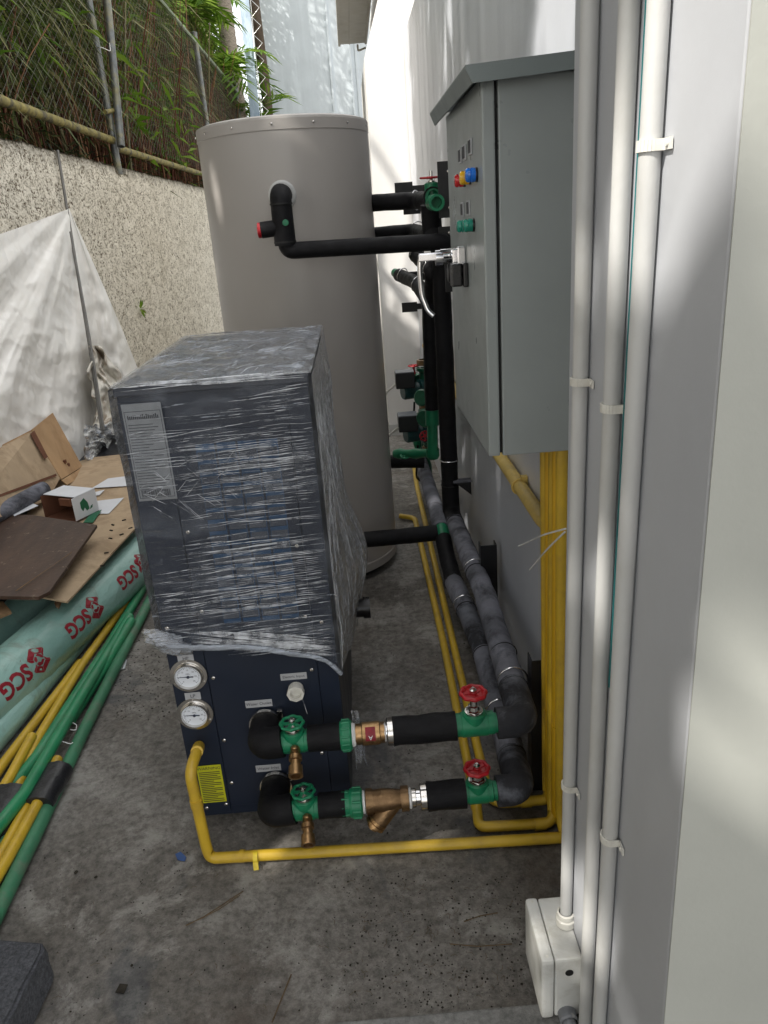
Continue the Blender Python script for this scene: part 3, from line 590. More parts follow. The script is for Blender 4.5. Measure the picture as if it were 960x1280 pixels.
for k in range(14):
    a = -PI/2+(k-4.1)*.449; p = Vector((TC.x+(TR+.004)*math.cos(a), TC.y+(TR+.004)*math.sin(a), 1.977)); d = Vector((math.cos(a), math.sin(a), 0))
    MB().lathe(p, d, [(0, .0045), (.002, .0045), (.004, .002), (.0045, 0)], 10).build('screw', 'steel', tank, fix=False)
# port collar on the front
pt = W(353, 244, Y=3.27); pa = math.atan2(pt.y-TC.y, pt.x-TC.x); pdir = Vector((pt.x-TC.x, -math.sqrt(TR**2-(pt.x-TC.x)**2), 0)).normalized(); pc = TC+pdir*TR; pc.z = pt.z
MB().lathe(pc-pdir*.01, pdir, [(0, .055), (.014, .055), (.02, .048), (.02, .02)], 28).build('port_collar', 'white_conduit', tank, fix=False)

# ---- black foam pipe: tank port -> right
HP = 'black_foam'
def clamp_ring(p, axis, r, parent=None, mat='chrome', rr=.0028, arc=1., name='clamp'):
    p = Vector(p); t = Vector(axis).normalized(); up = Z3 if abs(t.z) < .9 else X3; U = t.cross(up).normalized(); V = t.cross(U); m = 22
    return MB().tube([p+(U*math.cos(2*PI*arc*k/m)+V*math.sin(2*PI*arc*k/m))*r for k in range(m+1)], rr, 6).build(name, mat, parent)
yP = 3.10
q1 = W(350, 243, Y=yP); q2 = W(353, 314, Y=yP); q3 = W(557, 302, Y=yP); q2.x = q1.x+.005
tp = thing('tank_outlet_pipe', (q1.x, yP, q2.z), 'black foam covered pipe from the front port of the tank across to the wall', 'pipe')
MB().tube([pc+pdir*.012, Vector((q1.x, yP, q1.z)), Vector((q1.x, yP, q2.z+.02)), ], .040, 20, .06, rf=lambda L, i: .040+.002*nz(L, 1, 0, 30)).build('riser', HP, tp)
MB().tube([Vector((q1.x, yP, q2.z+.05)), q2, Vector((q3.x, yP, q3.z)), Vector((.36, yP+.10, q3.z-.01))], .031, 20, .05, step=.05, rf=lambda L, i: .031+.0012*nz(L, 1, 0, 22)).build('horizontal_run', HP, tp)
MB().tube([Vector((q1.x-.01, yP, q1.z-.115)), Vector((q1.x-.085, yP, q1.z-.12))], .030, 18).build('branch', HP, tp)
MB().lathe(Vector((q1.x-.085, yP, q1.z-.12)), -X3, [(0, .006), (0, .028), (.012, .028), (.014, .020), (.010, .018), (.010, 0)], 20).build('red_cap', 'red_wheel', tp)
MB().lathe(Vector((q1.x+.012, yP-.036, q1.z-.10)), -Y3, [(0, .012), (.008, .011), (.009, 0)], 14).build('exposed_fitting', 'green_ppr', tp)
for z in (q1.z-.03, q1.z-.165): MB().tube([Vector((q1.x, yP, z)), Vector((q1.x, yP, z-.006))], .0425, 20).build('joint', 'rubber', tp)

# ---- handwheels and valves
def wheel(o, axis, R, parent, mat='red_wheel', lobes=8, tilt=None, name='handwheel', th=.0042, hollow=True):
    o = Vector(o); t = Vector(axis).normalized(); up = Z3 if abs(t.z) < .9 else X3; U = t.cross(up).normalized(); V = t.cross(U); mb = MB(); m = 64
    mb.tube([o+(U*math.cos(2*PI*k/m)+V*math.sin(2*PI*k/m))*R*(1+.05*math.cos(lobes*2*PI*k/m)) for k in range(m+1)], th, 8, caps=False)
    ns = 5
    for k in range(ns):
        a = 2*PI*k/ns+.3; d = U*math.cos(a)+V*math.sin(a); w = t.cross(d)
        P0 = o+d*R*.18-t*.002; P1 = o+d*R*.97-t*.001; ww = R*.16
        mb.prism([P0-w*ww-t*.002, P1-w*ww*1.1-t*.002, P1+w*ww*1.1-t*.002, P0+w*ww-t*.002], t*.004)
    if mat == 'red_wheel' and R < .0315 and R > .0285: mb.lathe(o-t*.004, t, [(0, 0), (0, R*.95), (.005, R*.95), (.005, R*.80), (.0025, R*.72), (.0025, 0)], 32)
    mb.lathe(o-t*.005, t, [(0, 0), (0, R*.34), (.008, R*.34), (.010, R*.27), (.010, 0)], 20)
    w_ = mb.build(name, mat, parent)
    return w_
def globe_valve(o, L, r, parent, wmat='red_wheel', wR=.026, hs=.06, mat='green_ppr', lobes=8):
    """body along X centred o, bonnet up, stem, wheel"""
    o = Vector(o); mb = MB()
    mb.lathe(o-X3*L/2, X3, [(0, r*.7), (0, r), (L*.16, r*1.0), (L*.17, r*1.07), (L*.83, r*1.07), (L*.84, r), (L, r), (L, r*.7)], 26)
    mb.lathe(o, Z3, [(0, r*1.0), (r*1.15, r*1.0), (r*1.25, r*.86), (r*1.25, 0)], 24)
    v = mb.build('valve', mat, parent)
    MB().lathe(o+Z3*r*1.2, Z3, [(0, r*.72), (.008, r*.72), (.010, r*.55), (.02, r*.5), (.022, r*.34), (hs-.012, r*.30), (hs-.010, r*.2), (hs+.004, r*.2)], 6).lathe(o+Z3*r*1.22, Z3, [(0, r*.78), (.005, r*.78), (.006, r*.5)], 20).build('stem', 'steel', v)
    wh = wheel(o+Z3*(r*1.2+hs), Z3, wR, v, wmat, lobes, th=.0058 if wmat == 'red_wheel' else .0042)
    MB().lathe(o+Z3*(r*1.2+hs+.004), Z3, [(0, r*.30), (.006, r*.30), (.008, r*.14), (.012, r*.14), (.012, 0)], 12).build('nut', 'steel', v)
    return v
def hexnut(o, axis, w, r, parent, mat='steel', name='nut', n=6):
    return MB().lathe(Vector(o), axis, [(0, r*.6), (0, r*.93), (w*.12, r), (w*.88, r), (w, r*.93), (w, r*.6)], n).build(name, mat, parent, fix=True)
def drain(o, parent):
    """bronze drain cock below the valve, mouth turned to the viewer and down"""
    o = Vector(o); d = Vector((0.03, -.90, -.42)).normalized()
    mb = MB(); mb.lathe(o, d, [(0, .013), (.02, .0135), (.022, .017), (.034, .017), (.036, .013), (.048, .0125), (.050, .0175), (.074, .0185), (.077, .0185), (.077, .0125), (.055, .011), (.055, 0)], 22)
    mb.lathe(o+d*.02+Z3*.012, Z3, [(0, .009), (.014, .009), (.016, .006), (.016, 0)], 12)
    return mb.build('drain_cock', 'brass', parent)
def foam(pts, r, parent, mat='black_foam', fillet=0., seed=0, amp=.0018, name='insulation', flare=0., n=22, caps=True):
    Ls = sum((Vector(b)-Vector(a)).length for a, b in zip(pts, pts[1:]))
    def rf(L, i):
        f = flare*(math.exp(-L/.012)+math.exp(-max(0, Ls-L)/.012))
        return lambda a, L=L, f=f: r+f+amp*nz(L*22, math.cos(a)*1.3+seed, math.sin(a)*1.3, 1)
    return MB().tube(pts, r, n, fillet, step=.016 if len(pts) == 2 else .03, rf=rf, caps=caps).build(name, mat, parent)

# ---------------- run 1 (upper, water outlet)
Y1, Z1 = 1.655, .362
def x1(px): return W(px, 913, Y=Y1).x
r1 = thing('outlet_pipe_run', (0, Y1, Z1), 'upper insulated water pipe with brass check valve and red wheel, meeting the wrapped unit', 'pipe')
foam([(x1(325), 1.765, Z1-.012), (x1(325), Y1, Z1-.006), (x1(352), Y1, Z1)], .0405, r1, fillet=.085, name='elbow', seed=1)
MB().lathe((x1(325), 1.757, Z1-.010), -Y3, [(0, .042), (.006, .045), (.016, .045), (.016, .03)], 30).build('hose_clamp', 'steel', r1)
MB().box((x1(325)+.036, 1.738, Z1+.010), (x1(325)+.05, 1.75, Z1+.034), .002).build('clamp_screw', 'steel', r1)
xa, xb = x1(346), x1(386)
globe_valve(((xa+xb)/2, Y1, Z1-.004), xb-xa, .0285, r1, 'green_ppr', .0285, .022, lobes=8)
drain(((xa+xb)/2+.004, Y1-.026, Z1-.006), r1)
foam([(x1(384), Y1, Z1), (x1(429), Y1, Z1)], .035, r1, seed=3)
u = MB(); u.lathe((x1(425), Y1, Z1), X3, [(0, .03), (0, .037), (.006, .0395), (.026, .0395), (.030, .036), (.030, .02)], 28)
for k in range(12):
    a = k*PI/6; c = Vector((x1(425)+.004, Y1+math.cos(a)*.039, Z1+math.sin(a)*.039)); u.lathe(c, X3, [(0, 0), (0, .0035), (.020, .0035), (.022, 0)], 8)
u.build('union', 'green_ppr', r1)
MB().lathe((x1(438), Y1, Z1), X3, [(0, .029), (.006, .031), (.012, .028), (.014, .02)], 22).build('sealing_tape', 'teflon_tape', r1)
MB().lathe((x1(444), Y1, Z1), X3, [(0, .018), (0, .027), (.016, .027), (.016, .0235), (.02, .0235)], 6).lathe((x1(452), Y1, Z1), X3, [(0, .0285), (.002, .030), (.046, .030), (.048, .0265)], 28).lathe((x1(474), Y1, Z1), X3, [(0, .027), (.014, .027), (.014, .018)], 6).build('check_valve', 'brass', r1)
c0 = Vector((x1(463), Y1, Z1)); lb = MB()
def onc(x, y): a = 2.25+y/.0305*-1+.1; return Vector((c0.x+x, Y1-.0312*math.sin(a-.2)*1., Z1-.0312*math.cos(a-.2)))
lb.grid(lambda u_, v_: onc(-.013+.026*u_, -.018+.036*v_), 2, 8).build('red_tag', 'red_print', r1)
text_mb('A', .016, c0, X3, Z3, fn=lambda x, y: Vector((c0.x+x, Y1-.0322*math.sin(1.85-y/.0305), Z1-.0322*math.cos(1.85-y/.0305)))).build('arrow_mark', 'teflon_tape', r1)
MB().tube([(x1(476), Y1, Z1), (x1(486), Y1, Z1)], .019, 16, step=.004, rf=lambda L, i: .0195+.0015*(i % 2)).build('thread', 'chrome', r1)
MB().lathe((x1(479), Y1, Z1), X3, [(0, .022), (.005, .025), (.007, .021)], 20).build('sealing_tape', 'teflon_tape', r1)
hexnut((x1(483.5), Y1, Z1), X3, .018, .036, r1)
foam([(x1(491), Y1, Z1), (x1(570), Y1, Z1)], .037, r1, seed=5, amp=.0032, flare=.002)
xa, xb = x1(569), x1(617)
globe_valve(((xa+xb)/2, Y1, Z1+.002), xb-xa, .0305, r1, 'red_wheel', .0305, .058)
MB().tube([(xb-.002, Y1, Z1), (xb+.02, Y1, Z1)], .026, 20).build('socket', 'green_ppr', r1)
XE = .352
foam([(xb+.008, Y1, Z1-.002), (XE, Y1, Z1-.002), (XE+.004, Y1+.16, Z1-.004)], .041, r1, 'black_foam_dusty', fillet=.055, seed=8, name='elbow', amp=.0015)
foam([(XE+.004, Y1+.155, Z1-.004), (.380, 2.45, .335), (.374, 3.26, .30)], .0385, r1, 'grey_foam_dusty', seed=9, fillet=.05, amp=.003)
foam([(.374, 3.22, .30), (.374, 3.345, .30), (.374, 3.345, .46)], .040, r1, fillet=.06, seed=10, name='elbow')
foam([(.374, 3.345, .42), (.374, 3.345, 1.40)], .0385, r1, seed=11, name='riser')
foam([(.374, 3.345, 1.36), (.374, 3.345, 1.47), (.33, 3.20, 1.53)], .036, r1, fillet=.05, seed=12, name='elbow')
for yy, x_, z_ in ((Y1+.15, XE+.004, Z1-.004), (2.0, .365, .35), (2.62, .379, .328), (3.2, .374, .303)):
    clamp_ring((x_, yy, z_), Y3, .0405, r1, 'rubber', .0015, name='joint')
clamp_ring((.374, 3.345, .56), Z3, .0405, r1, 'chrome', .003)
clamp_ring((.374, 3.345, .44), Z3, .0415, r1, 'rubber', .002, name='joint')

# ---------------- run 2 (lower, water inlet)
Y2, Z2 = 1.625, .168
def x2(px): return W(px, 996, Y=Y2).x
r2 = thing('inlet_pipe_run', (0, Y2, Z2), 'lower insulated water pipe with bronze strainer and red wheel, just above the floor', 'pipe')
foam([(x2(336), 1.765, Z2-.028), (x2(336), Y2, Z2-.010), (x2(366), Y2, Z2)], .0405, r2, fillet=.085, name='elbow', seed=21)
MB().lathe((x2(336), 1.757, Z2-.024), -Y3, [(0, .042), (.006, .045), (.016, .045), (.016, .03)], 30).build('hose_clamp', 'steel', r2)
MB().box((x2(336)+.036, 1.738, Z2-.004), (x2(336)+.05, 1.75, Z2+.02), .002).build('clamp_screw', 'steel', r2)
xa, xb = x2(363), x2(399)
globe_valve(((xa+xb)/2-.003, Y2, Z2-.004), xb-xa, .0285, r2, 'green_ppr', .0285, .022, lobes=8)
drain(((xa+xb)/2+.004, Y2-.026, Z2-.006), r2)
foam([(x2(397), Y2, Z2), (x2(431), Y2, Z2)], .034, r2, seed=23)
u = MB(); u.lathe((x2(426), Y2, Z2), X3, [(0, .02), (0, .0325), (.022, .0325), (.022, .036), (.028, .038), (.052, .038), (.056, .034), (.056, .02)], 28)
for k in range(9):
    a = k*2*PI/9; c = Vector((x2(426)+.002, Y2+math.cos(a)*.032, Z2+math.sin(a)*.032)); u.lathe(c, X3, [(0, 0), (0, .0028), (.018, .0028), (.018, 0)], 8)
for k in range(9):
    a = k*2*PI/9+.3; c = Vector((x2(426)+.03, Y2+math.cos(a)*.0375, Z2+math.sin(a)*.0375)); u.lathe(c, X3, [(0, 0), (0, .004), (.022, .004), (.022, 0)], 8)
u.build('union', 'green_ppr', r2)
MB().lathe((x2(451), Y2, Z2), X3, [(0, .026), (.005, .030), (.010, .028), (.012, .02)], 22).build('sealing_tape', 'teflon_tape', r2)
s_ = MB(); s_.lathe((x2(457), Y2, Z2), X3, [(0, .02), (0, .0345), (.018, .0345), (.018, .027)], 6)
s_.lathe((x2(465), Y2, Z2), X3, [(0, .029), (.025, .031), (.05, .029), (.075, .025), (.095, .026)], 28)
s_.lathe((x2(501), Y2, Z2), X3, [(0, .026), (0, .0335), (.02, .0335), (.022, .025), (.022, .018)], 6)
bd = Vector((-.62, -.18, -.62)).normalized(); bo = Vector((x2(494), Y2, Z2-.002))
s_.lathe(bo, bd, [(0, .024), (.045, .0255), (.060, .0265), (.075, .0265)], 26); st_ = s_.build('strainer', 'bronze', r2)
MB().lathe(bo+bd*.070, bd, [(0, .0285), (.004, .0285), (.005, .026), (.009, .026), (.010, .0285), (.018, .0285), (.020, .024), (.020, .017), (.028, .016), (.028, 0)], 26).build('strainer_cap', 'brass', st_)
MB().lathe((x2(511), Y2, Z2), X3, [(0, .025), (.005, .028), (.008, .022)], 20).build('sealing_tape', 'teflon_tape', r2)
hexnut((x2(514), Y2, Z2), X3, .013, .025, r2); 
MB().tube([(x2(518), Y2, Z2), (x2(528), Y2, Z2)], .02, 16).build('thread', 'chrome', r2)
hexnut((x2(525), Y2, Z2), X3, .019, .036, r2)
foam([(x2(534), Y2, Z2), (x2(582), Y2, Z2)], .037, r2, seed=25, amp=.003, flare=.002)
xa, xb = x2(581), x2(617)
globe_valve(((xa+xb)/2-.004, Y2, Z2+.002), xb-xa, .0295, r2, 'red_wheel', .0295, .040)
MB().tube([(xb-.002, Y2, Z2), (xb+.018, Y2, Z2)], .026, 20).build('socket', 'green_ppr', r2)
XF = .335
foam([(xb+.008, Y2, Z2-.002), (XF, Y2, Z2-.002), (XF+.004, Y2+.14, Z2-.002)], .041, r2, 'black_foam_dusty', fillet=.055, seed=28, name='elbow', amp=.0015)
foam([(XF+.004, Y2+.135, Z2-.002), (.352, 2.30, .17)], .0395, r2, 'grey_foam_dusty', seed=29, amp=.003)
foam([(.352, 2.28, .17), (.335, 2.62, .175)], .037, r2, 'black_foam_dusty', seed=30, amp=.003)
foam([(.335, 2.60, .175), (.318, 2.86, .18)], .039, r2, 'grey_foam_dusty', seed=31, amp=.003)
foam([(.318, 2.84, .18), (.312, 3.02, .22), (.309, 3.12, .27)], .036, r2, 'black_foam', seed=32, amp=.003)
MB().tube([(.309, 3.10, .265), (.309, 3.19, .29)], .031, 22).build('exposed_tee', 'green_ppr', r2)
foam([(.309, 3.18, .285), (.314, 3.45, .28), (.330, 4.55, .20)], .038, r2, 'grey_foam_dusty', seed=33, fillet=.05, amp=.003)
foam([(.285, 3.15, .285), (-.2, 3.13, .285), (-.245, 3.14, .285), (-.245, 3.28, .285)], .036, r2, fillet=.06, seed=34, name='tank_branch')
for yy, x_, z_ in ((Y2+.13, XF+.004, Z2-.002), (2.29, .352, .17), (2.61, .335, .175), (2.85, .318, .18)):
    clamp_ring((x_, yy, z_), Y3, .0405, r2, 'rubber', .0015, name='joint')
clamp_ring((.345, 1.97, .168), Y3, .0425, r2); clamp_ring((.333, 2.66, .176), Y3, .041, r2)
clamp_ring((XE+.010, Y1+.19, Z1-.004), Y3, .0425, r1); clamp_ring((.380, 2.66, .327), Y3, .0405, r1)

# ---------------- black steel support posts on the wall side
def post(x0, y0, z1, d=.05, w=.062, label=''):
    t = thing('pipe_support', ((x0+w/2), y0+d/2, 0), label, 'bracket', 'black steel pipe supports along the wall')
    MB().box((x0, y0, .001), (x0+w, y0+.004, z1), .0008).build('web', 'black_steel', t)
    MB().box((x0, y0+.0045, .001), (x0+.004, y0+d, z1-.0005), .0008).box((x0+w-.004, y0+.0045, .001), (x0+w, y0+d, z1-.0005), .0008).build('flange', 'black_steel', t)
    return t
post(.405, 1.80, .444, label='nearest black steel channel post behind the pipe elbows')
post(.395, 2.605, .444, label='second black steel channel post, halfway along the two floor pipes')
t = thing('pipe_support', (.43, 3.29, .46), 'black angle bracket on the wall beside the foot of the black riser pipe', 'bracket')
MB().box((.385, 3.29, .463), (.470, 3.34, .468)).build('top_plate', 'grey_foam_dusty', t); MB().prism([(.465, 3.29, .462), (.395, 3.29, .462), (.465, 3.29, .40)], (0, .004, 0)).build('web', 'black_steel', t)
bk = [(505, 240, 3.9, .085, .085, 'square black bracket plate above the tank pipe beside the tank'), (560, 237, 3.15, .075, .20, 'black bracket plate with two bolts behind the open green valve'), (561, 305, 3.15, .075, .13, 'black bracket plate with bolts beside the foam elbow'),
      (515, 262, 3.8, .08, .04, 'small black bracket just under the tank pipe'), (513, 347, 4.3, .10, .06, 'black bracket behind the short green tipped pipe'), (512, 384, 4.6, .09, .055, 'lone small black bracket on the pale wall below the others'), (569, 343, 2.4, .06, .10, 'black bracket tucked beside the chrome handle')]
for px, py, Y, w, h, lb in bk:
    p = W(px, py, Y=Y); t = thing('wall_bracket', (p.x, Y, p.z-h/2), lb, 'bracket', 'black pipe brackets on the wall')
    MB().box((p.x-w/2, Y, p.z-h/2), (p.x+w/2, Y+.006, p.z+h/2), .001).build('plate', 'black_steel', t)
    MB().box((p.x+w/2-.008, Y+.0065, p.z-h*.3), (XW+.01, Y+.03, p.z+h*.3), .001).build('arm', 'black_steel', t)
    for sg in ((-1, 1) if h > .1 else ()):
        MB().lathe((p.x+.005, Y, p.z+sg*h*.32), -Y3, [(0, .007), (.006, .007), (.006, .004), (.03, .004), (.03, 0)], 10).build('bolt', 'steel', t)

# ---------------- upper pipework beside the tank
up = thing('upper_pipe_run', (.3, 3.6, 1.6), 'black foam pipe from the tank side to the small red wheeled green valve', 'pipe')
a0 = W(462, 254, Y=3.62); a1 = W(522, 250, Y=3.45)
foam([(a0.x-.03, 3.62, a0.z), (a1.x, 3.50, a1.z), W(541, 251, Y=3.28)], .035, up, fillet=.05, seed=41)
vc = W(540, 245, Y=3.22)
MB().lathe(vc+Vector((0, .04, 0)), -Y3, [(0, .030), (.06, .031), (.062, .034), (.085, .034), (.085, .02)], 24).lathe(vc, Z3, [(0, .028), (.045, .028), (.05, .02), (.05, 0)], 20).build('valve', 'green_ppr', up)
MB().tube([W(542, 253, Y=3.15)+Vector((.0, .03, 0)), W(546, 253, Y=3.07)], .030, 22, inner=.020).build('open_end', 'green_ppr', up)
MB().lathe(W(541, 246, Y=3.18)+Vector((0, .02, 0)), -Y3, [(0, .037), (.03, .037), (.03, .031)], 24).build('collar', 'black_foam', up)
MB().lathe(vc+Z3*.045, Z3, [(0, .014), (.01, .014), (.011, .007), (.045, .006)], 10).build('stem', 'steel', up)
wheel(W(537, 222, Y=3.22), Vector((0, -.05, 1)), .034, up)
foam([vc+Vector((-.004, .03, -.03)), W(541, 300, Y=3.27)], .040, up, seed=42, name='down_leg')
b0 = W(466, 293, Y=3.80); b1 = W(519, 288, Y=3.72)
lo = thing('middle_pipe_run', (.3, 3.6, 1.4), 'black foam pipe behind the long horizontal one, turning toward the chrome handle', 'pipe')
foam([b0, b1, W(548, 302, Y=3.18)], .031, lo, fillet=.07, seed=43); 
foam([W(519, 318, Y=3.6), W(541, 340, Y=3.36), W(538, 372, Y=3.5)], .031, lo, fillet=.06, seed=44, name='lower_bend')
for a, b in ((W(522, 287, Y=3.70), Vector((.3, -1, -.2))), (W(541, 296, Y=3.3), Vector((.3, -1, -.2))), (W(521, 318, Y=3.58), Vector((.4, -.8, -.4))), (W(538, 334, Y=3.38), Vector((.4, -.8, -.4)))):
    clamp_ring(a, b, .035, lo)
clamp_ring(W(520, 250, Y=3.5), Vector((1, -.6, 0)), .038, up)
# second riser with green foot, short green-tipped branch
r3 = thing('pump_riser_pipe', (.345, 3.72, .45), 'black foam riser with bare green lower end and short green tipped branch on top', 'pipe')
t0 = W(536, 372, Y=3.72); bt = W(540, 512, Y=3.72); gb = W(541, 566, Y=3.72)
foam([W(499, 344, Y=4.3), W(520, 353, Y=4.0), t0+Vector((0, .02, -.02)), bt], .034, r3, fillet=.05, seed=45)
MB().tube([W(494, 341, Y=4.38), W(501, 345, Y=4.28)], .024, 16, inner=.016).build('green_tip', 'green_ppr', r3)
MB().tube([bt, bt.lerp(gb, .35)], .034, 22).tube([bt.lerp(gb, .33), gb], .027, 22).lathe(gb+Z3*.02, -Z3, [(0, .034), (.035, .034), (.05, .026), (.052, 0)], 22).build('green_riser', 'green_ppr', r3)
for q in (W(503, 344, Y=4.24), W(521, 355, Y=3.97)): clamp_ring(q, Vector((.6, -.7, -.3)), .037, r3)
MB().tube([gb+Vector((0, 0, -.0)), W(520, 567, Y=3.8), W(494, 567, Y=3.9)], .020, 14, step=.03, rf=lambda L, i: .022+(.007 if int(L/.035) % 3 == 0 else 0)).build('bottom_manifold', 'green_ppr', r3)
foam([W(530, 577, Y=4.0), W(478, 577, Y=4.0)], .036, r3, seed=46, name='stub')
pz = W(506, 571, Y=3.85)
wheel(pz+Vector((0, -.02, .012)), Vector((0, -.4, 1)), .022, r3, 'green_ppr', name='small_wheel')

# circulator pumps
def pump(px, py, Y, lb):
    c = W(px, py, Y=Y); t = thing('circulation_pump', (c.x, Y, c.z-.12), lb, 'pump', 'green circulation pumps on the manifold')
    d = Vector((-.94, -.32, .0)).normalized()
    MB().lathe(c+Vector((.05, 0, 0)), d, [(-.03, 0), (-.03, .05), (0, .062), (.035, .062), (.045, .05), (.06, .046), (.13, .046), (.14, .040), (.14, 0)], 26).build('motor', 'pump_teal', t)
    MB().lathe(c+Vector((.055, .01, -.09)), Z3, [(-.05, .02), (-.05, .048), (-.035, .048), (-.03, .03), (.05, .035), (.13, .035), (.19, .03), (.20, .046), (.215, .046), (.215, .02)], 22).build('volute', 'pump_green', t)
    b = MB().box((c.x-.12, Y-.10, c.z+.03), (c.x-.01, Y+.01, c.z+.12), .006).build('terminal_box', 'pump_black', t)
    MB().box((c.x-.118, Y-.098, c.z+.1205), (c.x-.012, Y+.008, c.z+.124), .002).build('cover', 'sticker_grey', b)
    for sz in (-.12, .14):
        MB().lathe(c+Vector((.055, .01, sz)), Z3, [(0, .03), (0, .042), (.03, .042), (.032, .03)], 8).build('union_nut', 'bronze', t)
    MB().tube([c+Vector((-.12, -.05, .05)), c+Vector((-.19, -.05, -.0)), c+Vector((-.20, -.04, -.12))], .006, 8, .04).build('power_cable', 'white_pvc', t)
    MB().tube([c+Vector((-.02, -.10, -.05)), c+Vector((-.04, -.10, -.25)), c+Vector((.02, -.08, -.28))], .006, 8, .05).build('cable', 'rubber', t)
    return t
pump(520, 487, 4.45, 'upper green circulation pump with black terminal box, between tank and black pipes')
pump(524, 540, 4.25, 'lower green circulation pump with black terminal box, just above the green manifold')
mf = thing('pump_manifold', (.33, 4.5, .3), 'green pipe manifold with small red handwheel on top carrying the pumps', 'pipe')
w1 = W(517, 457, Y=4.5)
MB().tube([w1+Vector((.0, .0, -.05)), w1+Vector((.012, .02, -.13))], .032, 18).tube([w1+Vector((.012, .02, -.10)), w1+Vector((.05, .03, -.16)), w1+Vector((.05, .03, -.75))], .022, 14, .03, step=.04, rf=lambda L, i: .022+(.009 if int(L/.06) % 2 else 0)).build('manifold', 'pump_green', mf)
MB().tube([w1+Vector((.0, .05, -.30)), w1+Vector((.0, .05, -.62))], .018, 12, step=.03, rf=lambda L, i: .018+(.008 if int(L/.05) % 2 else 0)).build('bypass', 'green_ppr', mf)
MB().lathe(w1+Z3*-.055, Z3, [(0, .012), (.05, .007)], 10).build('stem', 'red_wheel', mf); wheel(w1, Z3, .030, mf)
w2 = W(531, 545, Y=4.1); wheel(w2, Vector((-.3, -1, .4)), .026, mf)
MB().lathe(W(533, 522, Y=4.1), Vector((-.5, -.8, 0)), [(0, 0), (0, .05), (.02, .052), (.03, .045), (.03, 0)], 20).build('flange', 'pump_green', mf)
MB().lathe(W(529, 497, Y=4.2), Vector((-.5, -.8, .2)), [(0, 0), (0, .045), (.02, .048), (.03, .040), (.03, 0)], 20).build('flange', 'pump_green', mf)

# ================================================================== YELLOW CONDUITS
RY = .0145
fy1 = thing('yellow_floor_conduit', (.24, 2.8, 0), 'left yellow conduit of the pair lying on the floor, curling in from the tank foot', 'conduit', 'yellow floor conduits')
A = [W(500, 645, Z=.02), Vector((.243, 4.03, .02)), Vector((.2445, 2.66, .016)), W(597, 1016, Z=.016), ]
A1 = W(598, 1034, Z=.016); C1 = W(700, 1028, Z=.016)
MB().tube([A[0], A[1], A[2], A[3], A1, Vector((.432, C1.y, .016)), Vector((.440, 1.700, .05)), Vector((.438, 1.700, 1.12))], RY, 14, .05, step=.0).build('conduit', 'yellow_conduit', fy1)
for p_ in (A[3]+Y3*.02, Vector((.38, C1.y, .016))): MB().tube([p_, p_+(Y3*.03 if p_.x < .3 else X3*.03)], RY+.002, 14).build('coupling', 'yellow_conduit', fy1)
fy2 = thing('yellow_floor_conduit', (.28, 3.4, 0), 'right yellow conduit of the pair, hugging the grey floor pipe', 'conduit', 'yellow floor conduits')
B1 = W(614, 1005, Z=.016); C2 = W(690, 1012, Z=.016)
MB().tube([W(516, 570, Z=.016), Vector((.302, 4.6, .016)), Vector((.288, 3.2, .016)), W(594, 923, Z=.016), B1, Vector((.442, B1.y-.003, .016)), Vector((.444, 1.772, .05)), Vector((.434, 1.772, 1.12))], RY, 14, .05).build('conduit', 'yellow_conduit', fy2)
for p_ in (Vector((.288, 3.2, .016)), Vector((.36, B1.y-.003, .016))): MB().tube([p_, p_+(Y3*.03 if p_.x < .3 else X3*.03)], RY+.002, 14).build('coupling', 'yellow_conduit', fy2)
fy3 = thing('yellow_front_conduit', (0, 1.62, 0), 'front yellow conduit dropping from the unit panel and crossing the floor to the wall', 'conduit')
H0 = W(249, 932, Y=1.765); H1 = W(246, 940, Y=1.70); H2 = W(237, 965, Y=1.64); H3 = W(262, 1073, Z=.018); H3.x = H2.x+.012
G = W(700, 1047, Z=.016)
MB().tube([H0, H1, H2, Vector((H2.x+.006, H3.y+.005, .06)), H3, G, Vector((.450, G.y+.004, .016)), Vector((.450, 1.642, .05)), Vector((.440, 1.642, 1.12))], RY+.0005, 16, .035, step=.0).build('conduit', 'yellow_conduit', fy3)
for a, b in ((H0.lerp(H1, .4), H1), (W(300, 1070, Z=.018), W(306, 1070, Z=.018)), (Vector((H2.x+.003, H2.y-.003, .215)), Vector((H2.x+.003, H2.y-.003, .19)))): MB().tube([a, b], RY+.0022, 16).build('coupling', 'yellow_conduit', fy3)
tpz = W(319, 1077, Z=.02); MB().tube([(tpz.x-.006, tpz.y+.017, .0175), (tpz.x+.006, tpz.y+.017, .0175)], .0168, 18).prism([(tpz.x-.007, tpz.y+.001, .016), (tpz.x+.006, tpz.y+.001, .016), (tpz.x+.009, tpz.y-.012, .002), (tpz.x-.005, tpz.y-.013, .002)], (0, .002, .001)).build('tape', 'litter_tape', fy3)
